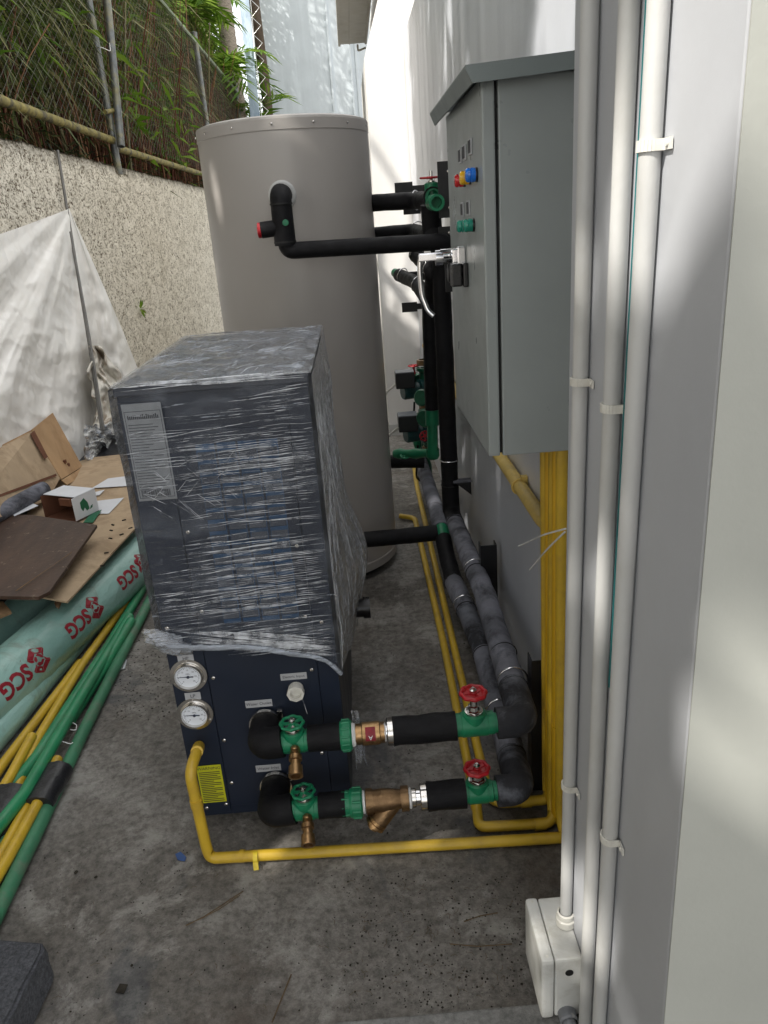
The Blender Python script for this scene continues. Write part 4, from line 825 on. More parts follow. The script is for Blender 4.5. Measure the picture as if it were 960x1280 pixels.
# vertical conduits beneath the cabinet (rail side)
ry = thing('yellow_riser_bank', (.45, 1.75, 0), 'bank of deep yellow conduits rising side by side under the grey cabinet', 'conduit')
for yy, mt in ((1.736, 'yellow_conduit_rail'), (1.665, 'yellow_conduit_rail')):
    MB().tube([(.444, yy, .012), (.437, yy, 1.12)], .0145, 16).build('conduit', mt, ry)
    MB().tube([(.442, yy, .30), (.442, yy, .33)], .0162, 16).build('coupling', mt, ry)
wy = thing('yellow_wall_conduit', (.455, 2.8, .8), 'pale yellow conduit running level along the wall behind the cabinet', 'conduit')
MB().tube([(.452, 5.2, .80), (.452, 1.84, .83), (.455, 1.77, .90), (.455, 1.77, 1.12)], .021, 14, .05).build('conduit', 'pale_yellow_conduit', wy)
clamp_ring((.452, 2.16, .827), Y3, .0235, wy, 'pale_yellow_conduit', .004)
MB().box((.455, 2.15, .80), (.474, 2.17, .86), .001).build('clip_base', 'pale_yellow_conduit', wy)
for k, pts in enumerate(([(707, 661), (680, 668), (648, 683)], [(706, 665), (685, 685), (662, 712)])):
    q = [W(x_, y_, X=.40) for x_, y_ in pts]; MB().tube(q, .0022, 6, .08).build('cable_tie', 'white_string', label=['upper white cable tie tail sticking out across the yellow conduits', 'lower drooping white cable tie tail beside the yellow conduits'][k], cat='cable tie')

# ================================================================== CONTROL CABINET
cab = thing('control_cabinet', (.38, 1.88, .87), 'grey steel control cabinet with sloping hood, mounted on the wall', 'cabinet')
CB = dict(x0=.302, y0=1.62, y1=2.16, z0=W(627, 570, Y=1.62).z, z1=W(622, 95, Y=1.62).z)
MB().box((CB['x0'], 1.62, CB['z0']), (XW-.001, 2.16, CB['z1']), .003).build('body', 'panel_grey', cab)
MB().box((CB['x0']-.006, 1.628, CB['z0']+.006), (CB['x0']-.0005, 2.152, CB['z1']-.006)).build('gasket', 'rubber', cab)
DX = .270
MB().box((DX, 1.618, CB['z0']+.001), (CB['x0']-.0065, 2.162, CB['z1']-.001), .004).build('door', 'panel_grey', cab)
h0 = W(582, 81, Y=1.58); h1 = W(539, 144, X=h0.x); zt = W(717, 66, Y=1.58).z
hd = MB(); T = .030
hd.prism([(h0.x, 1.58, h0.z), (XW, 1.58, zt+.006), (XW, 1.58, zt+.006-T), (h0.x+.012, 1.58, h0.z-T), (h0.x, 1.58, h0.z-.008)], (0, .004, 0))
hd.prism([(h0.x, 1.585, h0.z), (XW, 1.585, zt+.006), (XW, 1.585, zt+.002), (h0.x, 1.585, h0.z-.004)], (0, 2.23-1.585, 0))
hd.prism([(h0.x, 1.585, h0.z-.004), (h0.x+.004, 1.585, h0.z-.004), (h0.x+.014, 1.585, h0.z-T), (h0.x+.011, 1.585, h0.z-T)], (0, 2.23-1.585, 0))
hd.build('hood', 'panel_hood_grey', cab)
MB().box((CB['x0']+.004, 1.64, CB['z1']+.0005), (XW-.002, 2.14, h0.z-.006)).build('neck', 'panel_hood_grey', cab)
def on_door(px, py): return W(px, py, X=DX-.018)
for px, py, mt, nm, r_ in ((571.5, 226, 'lamp_red', 'indicator_lamp', .0150), (578, 222.5, 'lamp_yellow', 'indicator_lamp', .0150), (585.5, 219, 'lamp_blue', 'indicator_lamp', .0150), (574.5, 283, 'button_green', 'push_button', .0145), (582.5, 282, 'button_green', 'push_button', .0145)):
    p = on_door(px, py); o_ = Vector((DX, p.y, p.z))
    cl = {'lamp_red': 'red', 'lamp_yellow': 'yellow', 'lamp_blue': 'blue', 'button_green': 'green'}[mt]
    r_ *= .95
    b = MB().lathe(o_, -X3, [(0, 0), (0, r_), (.004, r_), (.005, r_*.95), (.0055, 0)], 26).build('bezel', 'switch_black', cab)
    l_ = MB().lathe(o_-X3*.005, -X3, [(0, r_*.97), (.008, r_*.99), (.009, r_*.90), (.010, r_*.90), (.011, r_*.98), (.016, r_*.94), (.019, r_*.75), (.020, 0)], 26).build(nm, mt, cab, label=cl+' '+nm.replace('_', ' '))
for px, py in ((574, 195), (579.5, 190.5), (586.5, 183.5), (577, 262), (584.5, 260)):
    p = W(px, py, X=DX-.004); MB().box((DX-.004, p.y-.020, p.z-.016), (DX-.0005, p.y+.020, p.z+.016), .001).build('label_plate', 'sticker_silver', cab)
    MB().box((DX-.0048, p.y-.015, p.z-.012), (DX-.0042, p.y+.015, p.z+.012)).build('label_text', 'sticker_print', cab)
# latch and rotary switch
p = W(570, 320, X=DX-.02); z = p.z
lk = MB(); lk.box((DX-.02, p.y-.03, z-.022), (DX-.0005, p.y-.008, z+.022), .003); lk.box((DX-.028, p.y+.004, z-.024), (DX-.0005, p.y+.028, z+.016), .003)
lk.lathe((DX, p.y+.06, z), -X3, [(0, .016), (.05, .016), (.052, .012), (.06, .012), (.06, 0)], 16); lk.lathe((DX-.045, p.y+.06, z-.004), -X3, [(0, .018), (.018, .018), (.018, 0)], 20)
lk.build('door_latch', 'chrome', cab)
hq = [(DX-.055, p.y+.06, z), (DX-.100, p.y+.06, z+.002), (DX-.103, p.y+.06, z-.03), (DX-.101, p.y+.06, z-.09), (DX-.088, p.y+.055, z-.128), (DX-.075, p.y+.05, z-.14)]
MB().tube(hq, .0065, 12, .012).build('door_handle', 'chrome', cab)
MB().box((DX-.105, p.y+.045, z-.010), (DX-.045, p.y+.075, z+.009), .003).build('handle_bar', 'chrome', cab)
k_ = W(572, 343, X=DX-.02)
MB().box((DX-.012, k_.y-.045, k_.z-.027), (DX-.0005, k_.y+.012, k_.z+.027), .003).box((DX-.038, k_.y-.030, k_.z-.026), (DX-.0125, k_.y+.005, k_.z+.026), .004).build('rotary_switch', 'switch_black', cab)
MB().lathe((DX-.0005, k_.y+.075, k_.z), -X3, [(0, .024), (.03, .024), (.034, .020), (.034, 0)], 20).build('key_switch', 'switch_black', cab)

# ================================================================== PILLAR CONDUITS + JUNCTION BOX
jb = thing('junction_box', (.308, 1.178, .03), 'white plastic junction box at the foot of the pillar', 'box')
JX0, JX1, JY0, JY1, JZ0, JZ1 = W(677, 1203, Y=1.10).x, PX-.0005, 1.10, 1.257, .028, W(677, 1203, Y=1.10).z
lid = JX0+.028
MB().box((lid, JY0+.002, JZ0+.002), (JX1, JY1-.002, JZ1-.002), .005).build('body', 'junction_grey', jb)
MB().box((JX0, JY0, JZ0), (lid-.001, JY1, JZ1), .008).build('lid', 'junction_grey', jb)
kx, kz = W(712, 1217, Y=JY0).x, W(712, 1217, Y=JY0).z
MB().lathe((kx, JY0+.0018, kz), -Y3, [(0, 0), (0, .0085), (.0006, .0085), (.0006, 0)], 20).build('knockout_hole', 'rubber', jb)
for sx, sy in ((0, .012), (0, .145)): MB().lathe((JX0+.014, JY0+sy, JZ1), Z3, [(-.001, .003), (.0007, .003), (.0007, 0)], 10).build('screw', 'white_pvc', jb)
MB().tube([(kx-.004, JY0+.01, JZ0+.012), (kx-.004, JY0-.022, JZ0+.008), (kx+.006, JY0-.10, -.02)], .0145, 16, .02, step=.0, rf=lambda L, i: .0145).lathe((kx-.004, JY0+.003, JZ0+.012), -Y3, [(0, .019), (.02, .019), (.024, .016)], 18).build('cable_gland', 'flex_grey', jb)
cR = .0122
def pcond(a, b, lb, cl, sink=0.):
    t = thing('wall_conduit', (PX-cR, a[1], a[2]), lb, 'conduit', 'white painted conduits on the pillar')
    a = Vector(a); b = Vector(b)
    MB().tube([a, b], cR, 20, step=.09, rf=lambda L, i: cR+.0003*nz(L, 0, a.y*9, 7)).build('conduit', 'white_conduit', t)
    for z in cl:
        f = (z-a.z)/(b.z-a.z); c = a.lerp(b, f); 
        m = MB(); arc = [Vector((c.x+(cR+.002)*math.cos(q), c.y+(cR+.002)*math.sin(q), z)) for q in [PI*.5+PI*1.0*k/12 for k in range(13)]]
        arc = [Vector((PX-.001, c.y+cR+.002, z))]+arc+[Vector((PX-.003, c.y-cR-.002, z)), Vector((PX-.003, c.y-cR-.022, z))]
        for q0, q1 in zip(arc, arc[1:]):
            d = (q1-q0); nn = Vector((d.y, -d.x, 0)).normalized()*.0013
            m.prism([q0-nn-Z3*.006, q1-nn-Z3*.006, q1+nn-Z3*.006, q0+nn-Z3*.006], (0, 0, .012))
        cp = m.build('saddle_clip', 'white_pvc', t)
        MB().lathe((PX-.0045, c.y-cR-.013, z), -X3, [(0, .004), (.002, .0035), (.0022, 0)], 8).build('screw', 'white_pvc', cp)
    return t
cx_ = PX-cR-.001
zz = lambda px, py: W(px, py, X=cx_).z
c1 = pcond((cx_, 1.186, JZ1+.002), (cx_, 1.140, 2.7), 'white conduit on the pillar entering the top of the junction box', [zz(735, 483), zz(720, 1003)])
MB().lathe((cx_, 1.186, JZ1), Z3, [(0, .0205), (.016, .0205), (.018, .018), (.030, .018), (.032, .0145)], 24).build('adaptor', 'white_pvc', c1)
c2 = pcond((cx_, 1.040, -.02), (cx_, .985, 2.7), 'white conduit in the middle of the pillar, second from the cabinet', [zz(776, 517)])
c3 = pcond((cx_, .965, -.02), (cx_, .885, 2.7), 'white conduit nearest the pillar corner with a square clip near the top', [zz(815, 182), zz(766, 1055)])
MB().tube([(PX-.0035, 1.000, .9), (PX-.0035, .940, 2.7)], .0035, 8).build('earth_cable', 'teal_gap', label='thin teal cable squeezed between the two right hand white conduits', cat='cable')

# ================================================================== HEAT PUMP UNIT
UX0, UX1, UY0, UY1, UZ0, UZ1 = -.566, -.122, 1.765, 2.62, .040, 1.280
hp = thing('heat_pump', ((UX0+UX1)/2, (UY0+UY1)/2, 0), 'dark navy heat pump cabinet with two pressure gauges, upper part wrapped in clear plastic film', 'machine')
MB().box((UX0, UY0+.004, UZ0), (UX1, UY1, UZ1), .004).build('body', 'navy_panel', hp)
# front: gauge column + main panel with folded edges
XC = UX0+.098
MB().box((UX0+.001, UY0-.001, UZ0+.012), (XC-.0015, UY0+.0035, UZ1-.03), .0012).build('side_panel', 'navy_panel', hp)
MB().box((XC+.0015, UY0-.003, UZ0+.035), (UX1-.055, UY0+.0035, UZ1-.11), .0015).build('front_panel', 'navy_panel', hp)
MB().box((UX1-.0535, UY0-.001, UZ0+.012), (UX1-.001, UY0+.0035, UZ1-.03), .0012).build('corner_panel', 'navy_panel', hp)
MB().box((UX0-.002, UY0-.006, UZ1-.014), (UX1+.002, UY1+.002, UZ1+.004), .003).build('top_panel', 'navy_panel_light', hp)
for (sx, sz) in [(XC+.014, .155), (XC+.014, .30), (XC+.014, .50), (XC+.014, .70), (XC+.014, .92), (UX1-.07, .23), (UX1-.07, .50), (UX1-.07, .66), (UX1-.07, .86), (UX0+.03, .075), (XC-.012, .082), (UX1-.03, .64), (UX0+.016, .66)]:
    MB().lathe((sx, UY0-.003, sz), -Y3, [(0, .0052), (.001, .0052), (.0025, .003), (.0025, 0)], 10).build('screw', 'steel', hp)
# louvred vent block
lx0, lx1 = -.40, -.20
for c in range(4):
    a = lx0+(lx1-lx0)*c/4; b = a+.040
    MB().box((a-.002, UY0-.0035, .66), (b+.002, UY0-.0030, 1.14)).build('vent', 'louvre_blue', hp)
for c in range(4):
    a = lx0+(lx1-lx0)*c/4; b = a+.040
    for r_ in range(15):
        z = .675+r_*.0305; m = MB(); m.prism([(a, UY0-.0036, z+.018), (a, UY0-.010, z+.002), (a, UY0-.0088, z), (a, UY0-.0036, z+.012)], (b-a, 0, 0)); m.build('louvre', 'navy_panel', hp)
for s in (-1, 1): MB().box(((-.49 if s < 0 else -.17), UY0+.10, 0), ((-.52 if s < 0 else -.20), UY1-.02, UZ0-.0005)).build('foot_rail', 'rubber', hp)
# side connections seen right of the unit at the back
for i, zc in enumerate((.31,)):
    MB().tube([(UX1-.002, 2.45, zc), (UX1+.07, 2.45, zc)], .034, 16).lathe((UX1+.065, 2.45, zc), X3, [(0, .040), (.025, .040), (.025, .028), (.025, 0)], 10).build('rear_port', 'switch_black', hp)
# gauges
def gauge(px, py, rot):
    p = W(px, py, Y=UY0-.012); o = Vector((p.x, UY0-.002, p.z)); R = .0495
    g_ = MB().lathe(o, -Y3, [(0, R*.99), (.002, R), (.004, R*.99), (.0045, R*.80), (.006, R*.78), (.012, R*.77), (.015, R*.74), (.015, R*.70), (.010, R*.67), (.007, R*.66)], 48).build('pressure_gauge', 'steel', hp)
    MB().lathe(o-Y3*.0075, -Y3, [(0, 0), (0, R*.665)], 40).build('dial', 'gauge_face', g_)
    pr = MB()
    for k in range(29):
        a = math.radians(225-270*k/28); l_ = .82 if k % 4 == 0 else .9; d = Vector((math.cos(a), 0, math.sin(a))); w = Vector((-math.sin(a), 0, math.cos(a)))*.0006; b_ = o-Y3*.0085
        pr.add([b_+d*R*.60*l_-w, b_+d*R*.60-w, b_+d*R*.60+w, b_+d*R*.60*l_+w], [(0, 1, 2, 3)])
    for s in range(7):
        a = math.radians(225-45*s); d = Vector((math.cos(a), 0, math.sin(a))); t_ = text_mb(str(s*5), .0062, o-Y3*.0085+d*R*.40, X3, Z3); pr.add(t_.v, t_.f)
    t_ = text_mb('MPa', .006, o-Y3*.0085+Vector((0, 0, .008)), X3, Z3); pr.add(t_.v, t_.f)
    pr.build('print', 'gauge_print', g_, fix=False)
    a = math.radians(rot); d = Vector((math.cos(a), 0, math.sin(a))); w = Vector((-math.sin(a), 0, math.cos(a)))
    b_ = o-Y3*.010; MB().prism([b_+d*R*.55-w*.0003, b_-w*.0011, b_-d*R*.28-w*.0016, b_-d*R*.28+w*.0016, b_+w*.0011, b_+d*R*.55+w*.0003], (0, -.0008, 0)).lathe(b_, -Y3, [(0, .004), (.002, .004), (.002, 0)], 14).build('needle', 'gauge_print', g_)
    for k in range(3):
        a = math.radians(90+120*k); d = Vector((math.cos(a), 0, math.sin(a))); MB().lathe(o+d*R*.89-Y3*.004, -Y3, [(0, .003), (.0015, .003), (.002, 0)], 8).build('screw', 'steel', g_)
gauge(235, 846.5, 178); gauge(243, 894.5, 176)
def plate(px, py, w, h, txt, sz, name='name_plate', mat='sticker_silver', pr='sticker_print'):
    p = W(px, py, Y=UY0-.004); z = p.z; x = p.x
    q = MB().box((x-w/2, UY0-.0045, z-h/2), (x+w/2, UY0-.0032, z+h/2), .0004).build(name, mat, hp)
    if txt: text_mb(txt, sz, (x, UY0-.0050, z), X3, Z3, bold=.0).build('lettering', pr, q, fix=False)
    return q, x, z
plate(241, 870, .042, .022, 'LP', .014); plate(232, 823, .042, .020, 'HP', .013)
plate(323.5, 879.5, .072, .022, 'Water Outlet', .0122); plate(335.5, 960, .070, .022, 'Water Inlet', .0128)
plate(367, 845.5, .070, .020, 'Electric Input', .0110)
q, x, z = plate(264.5, 980, .068, .128, 'WARNING', .0135, 'warning_label', 'warning_yellow')
for o_ in q.children: o_.data.transform(Matrix.Translation((0, 0, .054)))
ln = MB(); 
for k in range(17):
    w_ = random.uniform(.60, .98) if k % 3 == 2 else .98; zz_ = z+.040-k*.0062; ln.add([(x-.030, UY0-.0049, zz_), (x-.030+.060*w_, UY0-.0049, zz_), (x-.030+.060*w_, UY0-.0049, zz_+.0026), (x-.030, UY0-.0049, zz_+.0026)], [(0, 1, 2, 3)])
ln.build('text_line', 'sticker_print', q, kind='stuff', fix=False)
# spec sheet with barcode
q, x, z = plate(187, 566, .092, .238, '', .01, 'data_sheet', 'sticker_grey')
ln = MB()
def bar(x0, z0, w, h): ln.add([(x0, UY0-.0050, z0), (x0+w, UY0-.0050, z0), (x0+w, UY0-.0050, z0+h), (x0, UY0-.0050, z0+h)], [(0, 1, 2, 3)])
for k in range(24): bar(x-.038, z+.068-k*.0069, .076*random.uniform(.5, 1), .0016)
for a, b, c_, d_ in ((x-.042, z-.112, .084, .0012), (x-.042, z+.10, .084, .0012), (x-.042, z-.112, .0012, .213), (x+.041, z-.112, .0012, .213)): bar(a, b, c_, d_)
xx = x-.036
while xx < x+.034:
    w_ = random.choice((.0009, .0016, .0024)); bar(xx, z-.109, w_, .017); xx += w_+random.choice((.0008, .0014))
for k in range(17): bar(x-.036+k*.0043, z+.082, .003, random.choice((.010, .008, .0115)))
ln.build('print', 'sticker_print', q, kind='stuff', fix=False)
# white pvc outlet
pv = W(370, 862, Y=UY0-.01)
MB().lathe((pv.x, UY0-.003, pv.z), -Y3, [(0, .020), (.010, .020), (.010, .0175), (.014, .0175)], 22).lathe((pv.x, UY0-.015, pv.z), -Y3, [(0, .0235), (.018, .0235), (.018, .0155), (.004, .0145), (.004, 0)], 8).build('drain_outlet', 'white_pvc', hp)

# ---- wrap film (front, top, right side)
def zb_front(u):   # lower edge of the film across the front
    return .625-.02*math.sin(u*9)*.3-.085*u**1.1-(.05*max(0, (u-.86)/.14)**2)
wf = .0135
def f_front(u, v):
    x = UX0-.012+u*(UX1-UX0+.022); z = (UZ1+.006)*(1-v)+zb_front(u)*v
    b = .004*nz(x*6, z*26, 0, 1)+.003*nz(x*20, z*50, 2, 1)
    edge = .006*math.exp(-v/.01)
    return (x, UY0-wf-abs(b)-.010*max(0, v-.93)/.07*(1-u), z-edge)
MB().grid(f_front, 90, 150).build('wrap_front', 'film_front', hp, fix=False)
def f_top(u, v):
    x = UX0-.012+u*(UX1-UX0+.022); y = UY0-wf+v*(UY1-UY0+.02)
    ed = min(u, 1-u, v, 1-v); return (x, y, UZ1+.013+(.010*nz(x*9+y*9, y*13, 0, 1)+.006*(.3-abs(nz(x*26+y*14, y*9-x*12, 4, 1))))*min(1, ed*14)+.006*min(1, ed*10)-.004)
MB().grid(f_top, 110, 170).build('wrap_top', 'film_top', hp, fix=False)
def f_side(u, v):
    y = UY0-wf+u*(UY1-UY0+.05); zbot = (.545-.05)-.20*min(1, u*1.1)-.14*u
    z = (UZ1+.004)*(1-v)+zbot*v
    bag = .012+.075*math.exp(-((v-.74)/.17)**2)*max(0, u-.10)*1.1*(1 if v > .1 else v*10)+.016*v*u
    w = .010*nz(y*3+z*4, z*3, 0, 1)+.006*nz(y*30, z*4, 3, 1)*v+.003*nz(y*60, z*14, 1, 1)
    return (UX1+.0105+(bag+w-.010)*min(1, u*14)*min(1, .25+v*8), y, z)
MB().grid(f_side, 110, 110).build('wrap_side', 'film_side', hp, fix=False)
def f_left(u, v):
    y = UY0-wf+u*(UY1-UY0+.02); z = (UZ1+.004)*(1-v)+(.60-.05*u)*v
    return (UX0-.012-.004*nz(y*20, z*8, 0, 1), y, z)
MB().grid(f_left, 50, 60).build('wrap_left', 'film_side', hp, fix=False)
# creases standing proud of the film
cr = MB()
def crease(x, z, L, sl, r, wig=.003):
    k = max(3, int(L/.025)); pts = []
    for i in range(k+1):
        xx = x+L*i/k; 
        if xx > UX1+.006: break
        zz_ = z+sl*L*i/k+wig*nz(xx*18, z*40, 5, 1); pts.append((xx, UY0-wf-.0042-.0015*nz(xx*12, zz_*30, 1, 1), min(zz_, UZ1+.004)))
    if len(pts) > 2: cr.tube(pts, r, 3, caps=False, rf=lambda l, i, n_=len(pts): r*max(.12, math.sin(PI*(i+.3)/(n_-.4))))
for i in range(900):
    zc = random.uniform(.56, 1.27); x = random.uniform(UX0-.01, UX1-.02)
    dens = max(0, .48+1.3*nz(x*4, zc*6, 0, 1)+.25*math.sin(zc*17+1))
    if random.random() > dens: continue
    crease(x, zc, random.choice((.03, .05, .08, .14, .24, .4))*random.uniform(.7, 1.3), random.gauss(.05, .035), random.choice((.0004, .0005, .0007, .0011)))
for i in range(34):
    crease(random.uniform(UX0+.02, UX1-.2), random.uniform(1.0, 1.10), random.uniform(.01, .05), random.uniform(-1.2, 1.2), .0007)
for i in range(90):
    t_ = random.random(); x = UX0+.03+t_*.3; crease(x, zb_front((x-UX0)/(UX1-UX0))+random.uniform(.004, .05), random.uniform(.08, .25), -.19+random.gauss(0, .03), random.choice((.0008, .0012, .0017)), .004)
for i in range(150):   # folds of the side film
    u0 = random.random()**1.3*.95+.02; v0 = random.uniform(.02, .8); dv = random.uniform(.05, .3); du = random.uniform(-.10, .16)*dv*3; r = random.choice((.0006, .0009, .0014)); k = 9
    P_ = [f_side(min(.99, max(.02, u0+du*t/k)), min(.995, v0+dv*t/k)) for t in range(k+1)]; cr.tube([(p[0]+.001, p[1], p[2]) for p in P_], r, 3, caps=False, rf=lambda l, i, r=r: r*math.sin(PI*(i+.3)/9.6))
for i in range(110):   # wrinkles on the top sheet
    u0, v0 = random.random(), random.random(); a = random.gauss(.9, .5); L_ = random.uniform(.04, .25); r = random.choice((.0006, .0009, .0012)); k = 6
    P_ = [f_top(min(.99, max(.01, u0+math.cos(a)*L_*t/k)), min(.99, max(.01, v0+math.sin(a)*L_*.6*t/k))) for t in range(k+1)]
    P_ = [(p[0], p[1], p[2]+.0008) for p in P_]
    if (Vector(P_[0])-Vector(P_[-1])).length > .02: cr.tube(P_, r, 3, caps=False, rf=lambda l, i, r=r: r*max(.15, math.sin(PI*(i+.3)/6.6)))
for k in range(16):   # bundle along the upper front edge
    x0_ = UX0+random.uniform(-.01, .25); x1_ = min(UX1+.006, x0_+random.uniform(.12, .4)); o1, o2 = random.uniform(-.006, .012), random.uniform(-.006, .014); r = random.choice((.0008, .0013, .002))
    cr.tube([(x0_+(x1_-x0_)*t/8, UY0-wf-.004+o1*.3, UZ1+.006+o1+(o2-o1)*t/8+.002*nz(t, k, 0, .7)) for t in range(9)], r, 4, caps=False, rf=lambda l, i, r=r: r*max(.15, math.sin(PI*(i+.3)/8.6)))
cr.build('film_creases', 'film_crease', hp, kind='stuff', fix=False)
# gathered lower edge, bunched at the left corner
ge = MB()
pts = [Vector((UX0-.012+u*(UX1-UX0+.02), UY0-wf-.010, zb_front(u)+.004)) for u in [i/26 for i in range(27)]]
ge.tube(pts, .008, 9, rf=lambda L, i: lambda a, i=i: .0085*(1-.35*i/26)+.004*nz(i*.9, math.cos(a)*2, math.sin(a)*2, 1))
ge.build('gathered_edge', 'film_bag', hp, fix=False)
bb = MB()
def bag(u, v):
    a = u*2*PI; b = v*PI; d = Vector((math.sin(b)*math.cos(a), math.sin(b)*math.sin(a), math.cos(b))); r = 1+.35*nz(d.x*2.5, d.y*2.5, d.z*2.5, 1)+.16*nz(d.x*8, d.y*8, d.z*8, 1)
    return Vector((UX0+.012+d.x*.055*r, UY0-.010+d.y*.022*r, .622+d.z*.030*r-.10*d.x*.25))
bb.grid(bag, 40, 26).build('bunched_film', 'film_bag', hp, fix=False)
# drooping tatter at the right
tt_ = W(447, 935, Y=1.72); ta = MB()
for k in range(7):
    a = W(440+k*1.5, 905, Y=1.74); b = W(444+random.uniform(-3, 12), 925+random.uniform(-4, 5), Y=1.72); c = W(446+random.uniform(-4, 14), 950+random.uniform(-5, 15), Y=1.71)
    ta.tube([a, b, c], .002, 4, .01, rf=lambda L, i: .0025-.0002*i)
ta.grid(lambda u, v: W(438+u*9+5*v+2*math.sin(v*9), 888+v*66, Y=1.735+.012*math.sin(u*9+v*5)), 6, 20).build('torn_film', 'film_side', hp, fix=False)
MB().tube([W(376, 868, Y=1.74), W(380, 880, Y=1.74), W(384, 892, Y=1.745)], .001, 4, .01).build('film_thread', 'film_crease', hp, fix=False)

# ================================================================== LEFT SIDE: PIPES, SHEETS, TARP
def lpipe(name, pts, r, mat, lb, grp, n=16, hollow=.8, rf=None):
    return MB().tube([W(x, y, Z=z) if len(q) == 3 else Vector(q) for q in pts for (x, y, z) in [q[:3]]], r, n, inner=r*hollow, step=.15, rf=rf).build(name, mat, label=lb, cat='pipe', group=grp)
GP = 'loose pipes on the floor'
lpipe('green_pipe', [(-30, 1195, .022), (53, 1024, .021), (103, 917, .021), (153, 817, .021), (196, 733, .021)], .0215, 'green_dusty_plastic', 'dusty green pipe lying outermost on the concrete, nearest the wrapped unit', GP)
lpipe('green_pipe', [(-40, 1080, .06), (31, 992, .062), (94, 883, .058), (162, 771, .045)], .020, 'green_pipe_plastic', 'bright green pipe on top of the bundle with its end in view', GP)
lpipe('green_pipe', [(-60, 1075, .022), (47, 945, .024), (90, 877, .024), (137, 805, .022), (190, 716, .022)], .020, 'green_pipe_plastic', 'green pipe between the long yellow conduit and the bright green one', GP)
lpipe('green_pipe', [(-40, 1120, .022), (30, 1022, .022), (60, 962, .022)], .020, 'green_dusty_plastic', 'short dark green pipe vanishing under the black tape', GP)
lpipe('green_pipe', [(88, 900, .03), (125, 842, .034), (164, 776, .055)], .020, 'green_pipe_plastic', 'green pipe pressed against the bright green one on its right side', GP)
lpipe('yellow_pipe', [(-30, 1053, .02), (22, 983, .022), (47, 924, .022), (103, 830, .022), (190, 707, .022)], .0165, 'yellow_conduit', 'long yellow conduit running the full length of the bundle', GP)
lpipe('yellow_pipe', [(-60, 1050, .02), (6, 952, .022), (78, 858, .022), (100, 828, .022)], .0165, 'yellow_conduit', 'yellow conduit half hidden under the lower teal bag', GP)
lpipe('yellow_pipe', [(-30, 1040, .045), (11, 974, .047), (40, 920, .047)], .0165, 'yellow_conduit', 'short yellow conduit with cut end lying on two others', GP)
lpipe('yellow_pipe', [(-40, 1158, .045), (9, 1074, .045), (47, 1004, .045), (72, 949, .045)], .0165, 'yellow_conduit', 'yellow conduit poking out of the black tape sleeve', GP)
lpipe('yellow_pipe', [(-52, 1158, .035), (-2, 1074, .035), (36, 1004, .035)], .0165, 'yellow_conduit', 'yellow conduit left of the one in the black tape sleeve', GP)
def sleeve(pts, rx, rz, lb):
    return MB().tube(pts, 1, 26, rf=lambda L, i: lambda a, i=i: (rx*rz)/math.sqrt((rz*math.cos(a))**2+(rx*math.sin(a))**2)*(1+.07*nz(math.cos(a)*2, math.sin(a)*2, L*30, 1)), step=.012).build('tape_wrap', 'black_tape', label=lb, cat='tape')
sleeve([W(73, 962, Z=.035), W(47, 1008, Z=.035)], .047, .034, 'black tape sleeve binding yellow and green pipes near the floor edge')
sleeve([W(14, 990, Z=.035), W(-20, 1048, Z=.035)], .065, .034, 'black tape sleeve at the left edge around three yellow conduits')
for k, q in enumerate(([(88, 902), (96, 906), (95, 913), (88, 912)], [(78, 927), (88, 930), (91, 928)])):
    MB().tube([W(x, y, Z=.05) for x, y in q], .0016, 5, .01).build('string', 'white_string', label=['curled white string end on the bright green pipe', 'straight white string end below the curled one'][k], cat='string')
# teal bags with print
def bagpipe(c0, c1, R, lb, sag=.0, seed=0):
    c0, c1 = Vector(c0), Vector(c1); ax = (c1-c0).normalized(); Lt = (c1-c0).length; side = ax.cross(Z3).normalized(); upv = side.cross(ax)
    def pt(s, th, k=1.): return c0+ax*s+(side*math.sin(th)+upv*math.cos(th))*(R*k)
    def rad(s, th): return R*(1+.035*nz(s*5, math.cos(th)*1.5+seed, math.sin(th)*1.5, 1)+.02*nz(s*20, math.cos(th)*5+seed, math.sin(th)*5, 1)+.06*max(0, -math.cos(th-.2)))
    mb = MB(); mb.grid(lambda u, v: pt(v*Lt, u*2*PI, rad(v*Lt, u*2*PI)/R), 64, int(Lt/.012))
    for e in (0, Lt): mb.add([pt(e, k*2*PI/24, .9) for k in range(24)], [tuple(range(24))])
    t = thing('bagged_pipe', ((c0.x+c1.x)/2, (c0.y+c1.y)/2, 0), lb, 'pipe', 'teal bagged pipes'); mb.build('bag', 'teal_bag', t, fix=False)
    return t, pt, rad, c0, ax
g0, g1 = W(-40, 893, Z=.125), W(186, 686, Z=.125)
d_ = (g1-g0).normalized(); g1 = g1+d_*1.2; g0 = g0-d_*.3
tb_, pt_, rad_, c0_, ax_ = bagpipe(g0, g1, .108, 'thick pipe bundle in pale teal plastic bag printed with red letters')
q0, q1 = W(-40, 958, Z=.050), W(182, 697, Z=.050); d2 = (q1-q0).normalized()
bagpipe(q0-d2*.0, q1+d2*1.2, .050, 'thinner teal bagged bundle lying between the printed bag and the yellow pipes', seed=5)
q0, q1 = W(-60, 832, Z=.14), W(150, 672, Z=.14); bagpipe(q0, q1, .085, 'rear teal bagged bundle mostly hidden under the dark board', seed=9)
TH0 = 1.17
